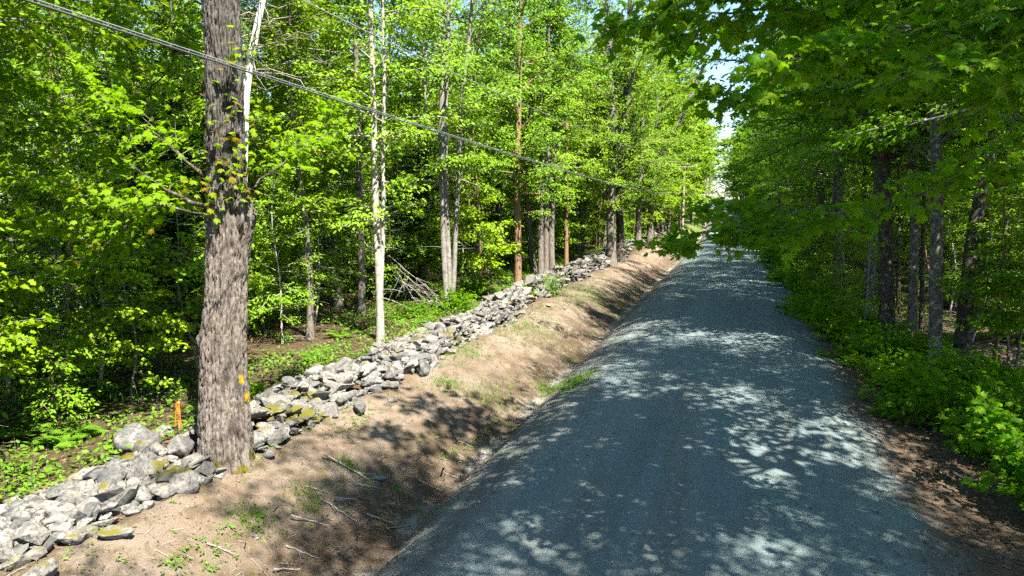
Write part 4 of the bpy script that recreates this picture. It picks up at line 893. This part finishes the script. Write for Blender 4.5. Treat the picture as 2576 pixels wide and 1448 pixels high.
# loose stones lying on the bank
for k, (u, v, lp, lab) in enumerate([(952, 1208, 46, 'white flat stone lying alone on the brown bank'), (1340, 1075, 18, 'pale small stone in the shaded ditch beside the road'), (1150, 1107, 20, 'grey rounded stone in the ditch bottom'), (640, 1365, 20, 'small pale stone on the sunny bank in front of the old maple'), (985, 1020, 34, 'pale stone slipped from the wall onto the bank'), (1380, 772, 22, 'grey stone fallen off the far wall onto the grass'), (725, 1105, 36, 'grey stone half buried just right of the old maple')]):
    p = ground_at(u, v); s = lp * depth(p) / F; o = ob('loose_stone', BOULD[k % 7], None, (p[0], p[1], p[2] + s * .08)); o.scale = (s, s * .65, s * .4); o.rotation_euler = (0, 0, k); tag(o, lab, 'stone', 'loose stones on the bank')

# ------------------------------------------------------------------ survey stake, utility poles, wires
p = on_z(452, 1072, .55); s = empty('survey_stake', p); tag(s, 'survey stake tied with orange flagging tape standing among the stones left of the old maple', 'stake')
H = 64 * depth(p) / F
bm = bmesh.new(); bmesh.ops.create_cube(bm, size=1, matrix=Matrix.Translation((0, 0, H * .47)) @ Matrix.Diagonal((.035, .035, H * 1.05, 1))); bmesh.ops.bevel(bm, geom=bm.edges[:], offset=.004, segments=1, affect='EDGES')
me = bpy.data.meshes.new('post'); bm.to_mesh(me); bm.free(); me.materials.append(STAKE); ob('post', me, s)
for k, (dx, ln, sw) in enumerate([(-.03, .95, -.018), (.035, .92, .03), (.0, .7, .02)]):
    n = 12; t = np.linspace(0, 1, n); cx = dx * .4 + (dx + sw) * t + .01 * np.sin(t * 9 + k); cz = H * .97 - t * H * ln; cy = -.03 - .01 * np.cos(t * 7 + k)
    V = np.concatenate([np.stack([cx - .012, cy, cz], -1), np.stack([cx + .012, cy + .006 * np.sin(t * 8), cz], -1)]); i = np.arange(n - 1)
    ob('ribbon', mesh_np('ribbon', V, [np.stack([i, i + 1, n + i + 1, n + i], -1)], [ORANGE], smooth=True), s)
V, Fq = tube([(0, 0, H * .90), (0, 0, H * .94), (0, 0, H * .98)], [.026, .03, .024], 8); ob('knot', mesh_np('knot', V, Fq, [ORANGE], smooth=True), s)

def pole(name, x, y, top, label, arm=True, r=.15):
    b = np.array([x, y, hz(x, y)]); e = empty(name, b); tag(e, label, 'utility pole', 'utility poles along the road'); H = top - b[2]
    t = np.linspace(-.4, H, 14); V, Fq = tube(np.stack([.004 * t, .002 * t, t], -1), np.linspace(r * 1.12, r * .8, 14), 14)
    V = np.vstack([V, [[.004 * H, .002 * H, H + .01]]]); k = 13 * 14; tri = np.array([(k + q, k + (q + 1) % 14, len(V) - 1) for q in range(14)])
    ob('post', mesh_np('post', V, Fq + [tri], [POLEWOOD], smooth=True), e)
    if arm:
        bm = bmesh.new(); bmesh.ops.create_cube(bm, size=1, matrix=Matrix.Translation((0, -.2, H - .55)) @ Matrix.Diagonal((2.3, .1, .12, 1))); bmesh.ops.bevel(bm, geom=bm.edges[:], offset=.012, segments=1, affect='EDGES')
        me = bpy.data.meshes.new('crossarm'); bm.to_mesh(me); bm.free(); me.materials.append(POLEWOOD); c = ob('crossarm', me, e)
        for dx in (-1.05, -.55, .55, 1.05):
            V, Fq = tube([(dx, -.2, H - .50), (dx, -.2, H - .40), (dx, -.2, H - .36), (dx, -.2, H - .30), (dx, -.2, H - .26)], [.018, .02, .055, .05, .015], 10); ob('insulator', mesh_np('insulator', V, Fq, [CERAMIC], smooth=True), c)
        for dx in (-.6, .6):
            V, Fq = tube([(dx, -.21, H - .6), (0, -.17, H - 1.15)], [.014, .014], 5); ob('brace', mesh_np('brace', V, Fq, [STRAND]), e)
    return e
pp = on_x(1719, 484, -6.0); PY = pp[1]
pole('utility_pole', -6.0, PY, float(on_x(1719, 405, -6.0)[2]), 'weathered wooden utility pole with crossarm on the bank left of the road')
q2 = on_y(1777, 480, 118); pole('utility_pole', q2[0], 118, float(on_y(1777, 425, 118)[2]), 'farther and thinner utility pole beside the road as it climbs')
def wire_obj(name, label, pts, r, m, cat, n=90):
    P = np.array(pts); o_ = np.argsort(P[:, 1]); P = P[o_]; yy = np.linspace(P[0, 1], P[-1, 1], n)
    co = np.polyfit(P[:, 1], P[:, 2], 3); zz_ = np.polyval(co, yy); xx = np.interp(yy, P[:, 1], P[:, 0]); return np.stack([xx, yy, zz_], -1)
cabpts = [on_x(u, v, -6.0) for u, v in [(70, 0), (320, 78), (560, 150), (945, 285), (1120, 338), (1330, 400), (1530, 460), (1600, 474), (1680, 486), (1717, 482)]]
cw = wire_obj('', '', cabpts, 0, None, ''); ext_ = cw[0] + (cw[0] - cw[3]) / np.linalg.norm(cw[0] - cw[3]) * np.linspace(14, 1, 6)[:, None]; cw = np.vstack([ext_, cw])
e = empty('cable_bundle', cw[0]); tag(e, 'twisted black telephone cable lashed to a bright steel strand slung across the left wood', 'cable')
V, Fq = tube(cw - cw[0] + np.array([0, 0, -.014]), .0125, 8); ob('sheath', mesh_np('sheath', V, Fq, [CABLE], smooth=True), e)
V, Fq = tube(cw - cw[0] + np.array([.008, -.008, .018]), .007, 6); ob('strand', mesh_np('strand', V, Fq, [STRAND], smooth=True), e)
tt = np.linspace(0, 1, 2600); L_ = np.stack([np.interp(tt, np.linspace(0, 1, len(cw)), cw[:, k]) for k in range(3)], -1) - cw[0]; ph = tt * 2 * math.pi * 300
L_ = L_ + np.stack([.010 * np.cos(ph), 0 * ph, .022 * np.sin(ph)], -1); V, Fq = tube(L_, .0025, 3); ob('lashing', mesh_np('lashing', V, Fq, [STRAND]), e)
ww = wire_obj('', '', [on_x(u, v, -6.2) for u, v in [(770, 0), (1000, 118), (1250, 235), (1500, 335), (1640, 385), (1717, 415)]], 0, None, ''); ext_ = ww[0] + (ww[0] - ww[2]) / np.linalg.norm(ww[0] - ww[2]) * np.linspace(14, 1, 5)[:, None]; ww = np.vstack([ext_, ww])
V, Fq = tube(ww - ww[0], .009, 6); o = ob('power_wire', mesh_np('power_wire', V, Fq, [STRAND], smooth=True), None, ww[0]); tag(o, 'thin single power wire strung high above the thicker cable', 'wire')
w2 = np.array([[-6.0, PY, pp[2] + .1], [(q2[0] - 6) / 2, (PY + 118) / 2, pp[2] + .8], [q2[0], 118, float(on_y(1777, 452, 118)[2])]]); V, Fq = tube(np.stack([np.interp(np.linspace(0, 1, 20), [0, .5, 1], w2[:, k]) for k in range(3)], -1) - w2[0], .014, 6)
o = ob('power_wire', mesh_np('power_wire', V, Fq, [CABLE], smooth=True), None, w2[0]); tag(o, 'short far wire between the two utility poles', 'wire')

# ------------------------------------------------------------------ dead wood
def stick_mesh(rng, n=9, crook=.12, forks=2):
    b = MB(); t = np.linspace(0, 1, n)[:, None]; P = np.hstack([t - .5, crook * np.cumsum(rng.normal(0, .12, (n, 1)), 0), .03 * np.cumsum(rng.normal(0, .2, (n, 1)), 0)])
    V, Fq = tube(P, np.linspace(.030, .010, n), 7); b.add(V, Fq, 0, True)
    for k in range(forks):
        i = int(rng.integers(2, n - 2)); d = np.array([.3, rng.choice([-1, 1]) * .22, .05]) * rng.uniform(.5, 1); V, Fq = tube(np.array([P[i] + d * s for s in np.linspace(0, 1, 4)]), np.linspace(.014, .005, 4), 5); b.add(V, Fq, 0, True)
    return b.mesh('stick', [DEADWOOD])
STK = [stick_mesh(rs_, crook=c, forks=f) for c, f in [(.1, 1), (.2, 2), (.05, 0), (.25, 2), (.12, 1)]]
SPX = [(870, 1210, 130, .2), (800, 1255, 70, .5), (890, 1265, 120, 1.2), (980, 1270, 90, 2.6), (930, 1235, 80, .9), (1115, 1185, 90, 2.0), (1150, 1165, 60, 2.4), (1060, 1150, 70, 1.7), (850, 1300, 110, .1), (780, 1330, 100, .7), (960, 1310, 80, .4), (1000, 1330, 70, 1.0), (850, 1390, 120, 2.8), (760, 1400, 90, .3), (700, 1290, 70, 1.9), (1010, 1385, 90, .2), (1180, 1120, 60, .6), (1090, 1215, 80, .2), (740, 1440, 110, 1.1), (1230, 1045, 60, 2.2), (1330, 985, 60, 1.2), (560, 1420, 80, .4), (620, 1390, 60, 2.2), (960, 1180, 60, 2.7), (1140, 1200, 70, .0), (900, 1345, 80, 2.2)]
for k, (u, v, lp, a) in enumerate(SPX):
    p = ground_at(u, v); s = lp * depth(p) / F; o = ob('fallen_stick', STK[k % 5], None, (p[0], p[1], p[2] + .015 * s + .015)); o.scale = (s, s, s * .8)
    gx = (hz(p[0] + .2, p[1]) - hz(p[0] - .2, p[1])) / .4; o.rotation_euler = (0, -math.atan(gx), a)
    tag(o, ['pale stripped stick lying across the edge of the shade below the maple', 'short dead stick on the ditch bank'][min(k, 1)], 'stick', 'dead sticks in the ditch')
# brush: fallen grey tops between the pale forked tree and the three stemmed tree
rb_ = np.random.default_rng(77); base = ground_at(1105, 790); b = MB(); wd = depth(base)
for (u0, v0, u1, v1, r) in [(1108, 770, 1000, 670, .018), (1100, 745, 975, 640, .014), (1085, 765, 990, 690, .012), (1060, 780, 985, 660, .010), (960, 650, 870, 560, .045)]:
    A = CAM + ray(u0, v0) * wd - base; B = CAM + ray(u1, v1) * (wd + 1.2) - base; t = np.linspace(0, 1, 8)[:, None]; P = A + (B - A) * t + rb_.normal(0, .03, (8, 3))
    V, Fq = tube(P, np.linspace(r * .5, r, 8), 6); b.add(V, Fq, 0, True)
    for k in range(16):
        q = P[int(rb_.integers(0, 6))]; d = rb_.normal(0, .45, 3); d[2] = -abs(d[2]) * .9; V, Fq = tube(q + d * np.linspace(0, 1, 4)[:, None] + rb_.normal(0, .02, (4, 3)), np.linspace(.009, .003, 4), 4); b.add(V, Fq, 0, True)
o = ob('fallen_branch', b.mesh('fallen_branch', [DEADWOOD]), None, base); tag(o, 'fallen dead grey branches with bare twigs left of the three-stemmed tree', 'branch')
# bleached dead birch leaning behind the old maple
sb = ground_at(600, 900); sb = np.array([sb[0] * 1.02, sb[1] * 1.02, 0]); sb[2] = hz(sb[0], sb[1]); wd = depth(sb); b = MB()
P = np.array([CAM + ray(u, v) * wd - sb for u, v in [(604, 830), (608, 600), (612, 400), (618, 240), (632, 140), (650, 50), (668, -30), (690, -140)]]); P[0, 2] = -.1
b2 = np.stack([np.interp(np.linspace(0, 1, 24), np.linspace(0, 1, 8), P[:, k]) for k in range(3)], -1); V, Fq = tube(b2, np.linspace(.13, .07, 24), 10); b.add(V, Fq, 0, True)
tw = MB()
for k in range(46):
    q = b2[int(rb_.integers(12, 24))]; d = rb_.normal(0, 1.0, 3); d[2] = rb_.normal(.1, .35); d *= 1.3; R_ = q + d * np.linspace(0, 1, 6)[:, None] + rb_.normal(0, .06, (6, 3)) - np.array([0, 0, .3]) * np.linspace(0, 1, 6)[:, None] ** 2; V, Fq = tube(R_, np.linspace(.018, .004, 6), 4); tw.add(V, Fq, 0, True)
    for j in range(5):
        q2_ = R_[int(rb_.integers(2, 6))]; d2 = rb_.normal(0, .35, 3); V, Fq = tube(q2_ + d2 * np.linspace(0, 1, 3)[:, None], [.006, .004, .002], 3); tw.add(V, Fq, 0, True)
PALE = plain('bleached_wood', (.62, .60, .56), (.78, .76, .72), 6, .8)
e = empty('dead_birch', sb); tag(e, 'bleached dead birch leaning up just right of the old maple', 'tree'); ob('trunk', b.mesh('trunk', [PALE]), e); ob('twigs', tw.mesh('twigs', [DEADWOOD]), e)

# ------------------------------------------------------------------ ground cover nobody could count
rc = np.random.default_rng(55)
def scatter_np(n, xr, yr): return rc.uniform(*xr, n), yr[0] + (yr[1] - yr[0]) * rc.uniform(0, 1, n) ** 1.6
def litter(name, label, n, xr, yr, size, mask=None):
    x, y = scatter_np(n, xr, yr)
    if mask is not None: k = mask(x, y); x, y = x[k], y[k]
    n = len(x); P = np.stack([x, y, height(x, y) + rc.uniform(.006, .03, n)], -1); D = rc.normal(0, 1, (n, 3)) * [1, 1, .25]; N = rc.normal(0, .38, (n, 3)) + [0, 0, 1]
    b = MB(); put_leaves(b, OVAL, P, D, N, rc.uniform(.7, 1.4, n) * size, np.clip(rc.normal(.45, .3, n), 0, 1), 0); o = ob(name, b.mesh(name, [DEADLEAF])); tag(o, label, 'leaf litter', kind='stuff')
litter('leaf_litter', 'dead brown leaves drifted along the right verge', 15000, (2.2, 6.5), (5, 45), .085, lambda x, y: x > 2.75 + .35 * noise3(y * .8, x * .8, 0, 5) + .2 * rc.normal(0, 1, len(x)))
litter('leaf_litter', 'dark drift of leaves and bark along the ditch bottom', 7000, (-5.7, -4.35), (5, 40), .038)
litter('leaf_litter', 'dead brown leaves on the woodland floor behind the wall', 12000, (-20, -8.6), (3, 45), .09)
litter('leaf_litter', 'scraps of dead leaf and bark on the brown bank', 4500, (-7.6, -4.4), (4, 40), .034)

def greens(name, label, n, xr, yr, size, hmax, mat_, tmpl, dens, clump=7):
    x, y = scatter_np(n, xr, yr); k = dens(x, y) > rc.uniform(0, 1, n); x, y = x[k], y[k]; n = len(x)
    h = rc.uniform(.25, 1.0, n) * hmax; idx = np.repeat(np.arange(n), clump); m = n * clump; a = rc.uniform(0, 6.28, m); rr_ = rc.uniform(.2, 1, m) * h[idx] * .6
    P = np.stack([x[idx] + np.cos(a) * rr_, y[idx] + np.sin(a) * rr_, height(x, y)[idx] + h[idx] * rc.uniform(.35, 1, m)], -1)
    D = np.stack([np.cos(a), np.sin(a), rc.normal(-.15, .3, m)], -1); N = rc.normal(0, .35, (m, 3)) + [0, 0, 1]; b = MB()
    put_leaves(b, tmpl, P, D, N, size * rc.uniform(.6, 1.3, m), np.clip(rc.normal(.55, .25, m), 0, 1), 0)
    G = np.stack([x, y, height(x, y)], -1); V, Fq = many_tubes(G, G + np.stack([0 * h, 0 * h, h * .9], -1), np.full(n, .004), np.full(n, .002)); b.add(V, Fq, 1, False)
    o = ob(name, b.mesh(name, [mat_, BARK_TWIG])); tag(o, label, 'undergrowth', kind='stuff')
patch = lambda s, lo, hi, f=.5: (lambda x, y: np.clip((noise3(x * f, y * f, 0, s) - lo) / (hi - lo), 0, 1))
greens('undergrowth', 'low bright green undergrowth on the woodland floor behind the wall', 13000, (-19, -8.9), (3, 60), .10, .34, FERN, DART, lambda x, y: np.clip((noise3(x * .5, y * .5, 0, 71) + .75) / .6, 0, 1) * np.clip((x + 19) / 8, .15, 1))
greens('undergrowth', 'dark low plants on the floor of the right wood', 3500, (4.2, 14), (9, 50), .12, .4, LEAFN, OVAL, patch(72, -.5, .2))
greens('weeds', 'scattered small weeds on the sunny brown bank', 3600, (-7.4, -4.8), (4.5, 40), .045, .10, FERN, OVAL, lambda x, y: np.clip((noise3(x * 1.6, y * .9, 0, 73) - .05) * 1.6, .05, 1), 6)
def grass(name, label, spots, n, hgt):
    b = MB(); Pn = []
    for (x, y, rx, ry, w_) in spots:
        k = int(n * w_); Pn.append(np.stack([x + rc.normal(0, rx, k), y + rc.normal(0, ry, k)], -1))
    q = np.vstack(Pn); k = len(q); P = np.stack([q[:, 0], q[:, 1], height(q[:, 0], q[:, 1]) - .005], -1); D = rc.normal(0, .45, (k, 3)); D[:, 2] = 1
    T = T_([(0, -.04, 0), (0, .04, 0), (.55, -.03, .02), (.55, .03, .02), (1, 0, .16)], [(0, 2, 3), (0, 3, 1), (2, 4, 3)]); put_leaves(b, T, P, D, rc.normal(0, 1, (k, 3)), hgt * rc.uniform(.5, 1.2, k), np.clip(rc.normal(.6, .2, k), 0, 1), 0)
    o = ob(name, b.mesh(name, [FERN])); tag(o, label, 'grass', kind='stuff')
gs = [(*ground_at(1450, 960)[:2], .25, .5, .30), (*ground_at(1380, 985)[:2], .2, .3, .15), (*ground_at(1130, 970)[:2], .2, .3, .1), (*ground_at(1480, 745)[:2], .6, 1.5, .5), (*ground_at(1330, 830)[:2], .6, 1.2, .4), (*ground_at(1150, 880)[:2], .4, .8, .25), (*ground_at(640, 1330)[:2], .18, .15, .06), (*ground_at(620, 1130)[:2], .15, .1, .04), (*ground_at(880, 1200)[:2], .12, .1, .05), (*ground_at(780, 1270)[:2], .15, .15, .06), (2.9, 40, .25, 4, .5), (2.85, 52, .25, 5, .5), (2.8, 66, .3, 7, .5), (*ground_at(1240, 1010)[:2], .3, .5, .12)]
grass('grass', 'tufts of green grass on the road shoulder and along the bank', gs, 3600, .13)
# twigs and dry stalks strewn over the bank
n = 1500; x, y = scatter_np(n, (-7.5, -4.2), (4.3, 34)); a = rc.uniform(0, 6.28, n); L2 = rc.lognormal(-2.4, .6, n); S2 = np.stack([x, y, height(x, y) + .008], -1); E2 = S2 + np.stack([np.cos(a) * L2, np.sin(a) * L2, 0 * a], -1); E2[:, 2] = height(E2[:, 0], E2[:, 1]) + rc.uniform(.006, .03, n)
b = MB(); V, Fq = many_tubes(S2, E2, rc.uniform(.002, .006, n), rc.uniform(.001, .003, n)); b.add(V, Fq, 0, False); o = ob('twig_litter', b.mesh('twig_litter', [DEADWOOD])); tag(o, 'small twigs and dry stalks strewn over the bank and ditch', 'twigs', kind='stuff')
# pebbles
n = 7500; x, y = scatter_np(n, (-7.2, 3.0), (4.5, 32)); q_ = rc.uniform(0, 1, n); x = np.where(q_ < .35, -3.9 + rc.normal(0, .45, n), np.where(q_ < .55, 2.25 + rc.normal(0, .3, n), x)); s_ = rc.lognormal(-4.3, .45, n); s_ = np.clip(s_, .006, .05)
O = np.array([(1, 0, 0), (-1, 0, 0), (0, .8, 0), (0, -.8, 0), (.1, .1, .6), (0, 0, -.5)]); OF = np.array([(0, 2, 4), (2, 1, 4), (1, 3, 4), (3, 0, 4)])
b = MB(); a = rc.uniform(0, 6.28, n); put_leaves(b, (O, OF), np.stack([x, y, height(x, y) + s_ * .2], -1), np.stack([np.cos(a), np.sin(a), 0 * a], -1), rc.normal(0, .3, (n, 3)) + [0, 0, 1], s_, rc.uniform(0, 1, n), 0)
o = ob('gravel', b.mesh('gravel', [STONE])); tag(o, 'loose pebbles scattered over the road and the ditch bank', 'gravel', kind='stuff')
# ferns and the creeper on the wall
def frond_mesh(rng, ln):
    b = MB(); t = np.linspace(.08, 1, 16); P = np.stack([ln * t, 0 * t, ln * (.9 * t - .75 * t ** 2)], -1)
    for sd in (-1, 1):
        D = np.tile([.4, sd, -.15], (16, 1)); put_leaves(b, T_([(0, -.12, 0), (0, .12, 0), (.6, .09, 0), (.6, -.09, 0), (1, 0, -.05)], [(0, 3, 2), (0, 2, 1), (3, 4, 2)]), P, D, np.tile([0, 0, 1.0], (16, 1)) + rng.normal(0, .1, (16, 3)), .17 * np.sin(np.clip(t * 1.1, 0, 1) * math.pi) ** .7 + .02, np.full(16, rng.uniform(.3, .8)), 0)
    V, Fq = tube(P, np.linspace(.005, .002, 16), 3); b.add(V, Fq, 0, False)
    return b.mesh('frond', [FERN])
FM = [frond_mesh(rc, l_) for l_ in (.45, .55, .65, .75)]
FX = [(160, 1115, 'large green fern in the shade left of the tumbled wall'), (195, 1095, 'green fern just above the large fern left of the tumbled wall'), (60, 1110, 'green fern nearest the left edge of the picture'), (790, 905, 'green fern behind the wall right of the old maple'), (1010, 800, 'green fern between the pale forked tree and the fallen branches'), (1060, 815, 'green fern below the fallen grey branches'), (860, 850, 'green fern left of the pale forked tree'), (1100, 820, 'green fern at the foot of the three-stemmed tree'), (1250, 740, 'green fern behind the wall left of the brown-barked tree')]
for k, (u, v, lab) in enumerate(FX):
    p = ground_at(u, v); e = empty('fern', p, k * 1.3, .9); tag(e, lab, 'fern', 'ferns behind the walls')
    for j in range(9):
        o = ob('frond', FM[int(rc.integers(0, 4))], e); o.rotation_euler = (0, rc.normal(0, .12), j * .7 + rc.normal(0, .15))
p = ground_at(1400, 745); b = MB(); n = 420; P = np.stack([p[0] - .2 + rc.normal(0, .28, n), p[1] + rc.normal(0, .4, n), p[2] + rc.uniform(.05, .95, n)], -1)
put_leaves(b, OVAL, P - p, rc.normal(0, .5, (n, 3)) + [.3, -.4, -.5], rc.normal(0, .4, (n, 3)) + [.6, -.6, .4], rc.uniform(.06, .12, n), np.clip(rc.normal(.3, .2, n), 0, 1), 0)
o = ob('creeper', b.mesh('creeper', [LEAFN]), None, p); tag(o, 'dark green creeper hanging over the broken end of the stone wall', 'creeper')

# ------------------------------------------------------------------ labels: tell look-alikes apart by their order in view
bpy.context.view_layer.update()
same = {}
for o in C.objects:
    if o.parent is None and 'category' in o and o.get('kind') != 'stuff': same.setdefault(o['label'], []).append(o)
ORD = ['leftmost', 'second from left', 'third from left', 'fourth from left', 'fifth from left', 'sixth from left', 'seventh from left', 'eighth from left']
for lab, os_ in same.items():
    if not 1 < len(os_) <= 8 or 'outside' in lab: continue
    os_.sort(key=lambda q: project(q.location)[0])
    for q, o in enumerate(os_):
        t_ = lab + ', ' + ORD[q]
        if len(t_.replace('-', ' ').split()) > 16: t_ = lab.replace(' pole-like', ' pole').replace(' in the left wood', '').replace(' of the right wood', '') + ', ' + ORD[q]
        if len(t_.split()) <= 16: o['label'] = t_
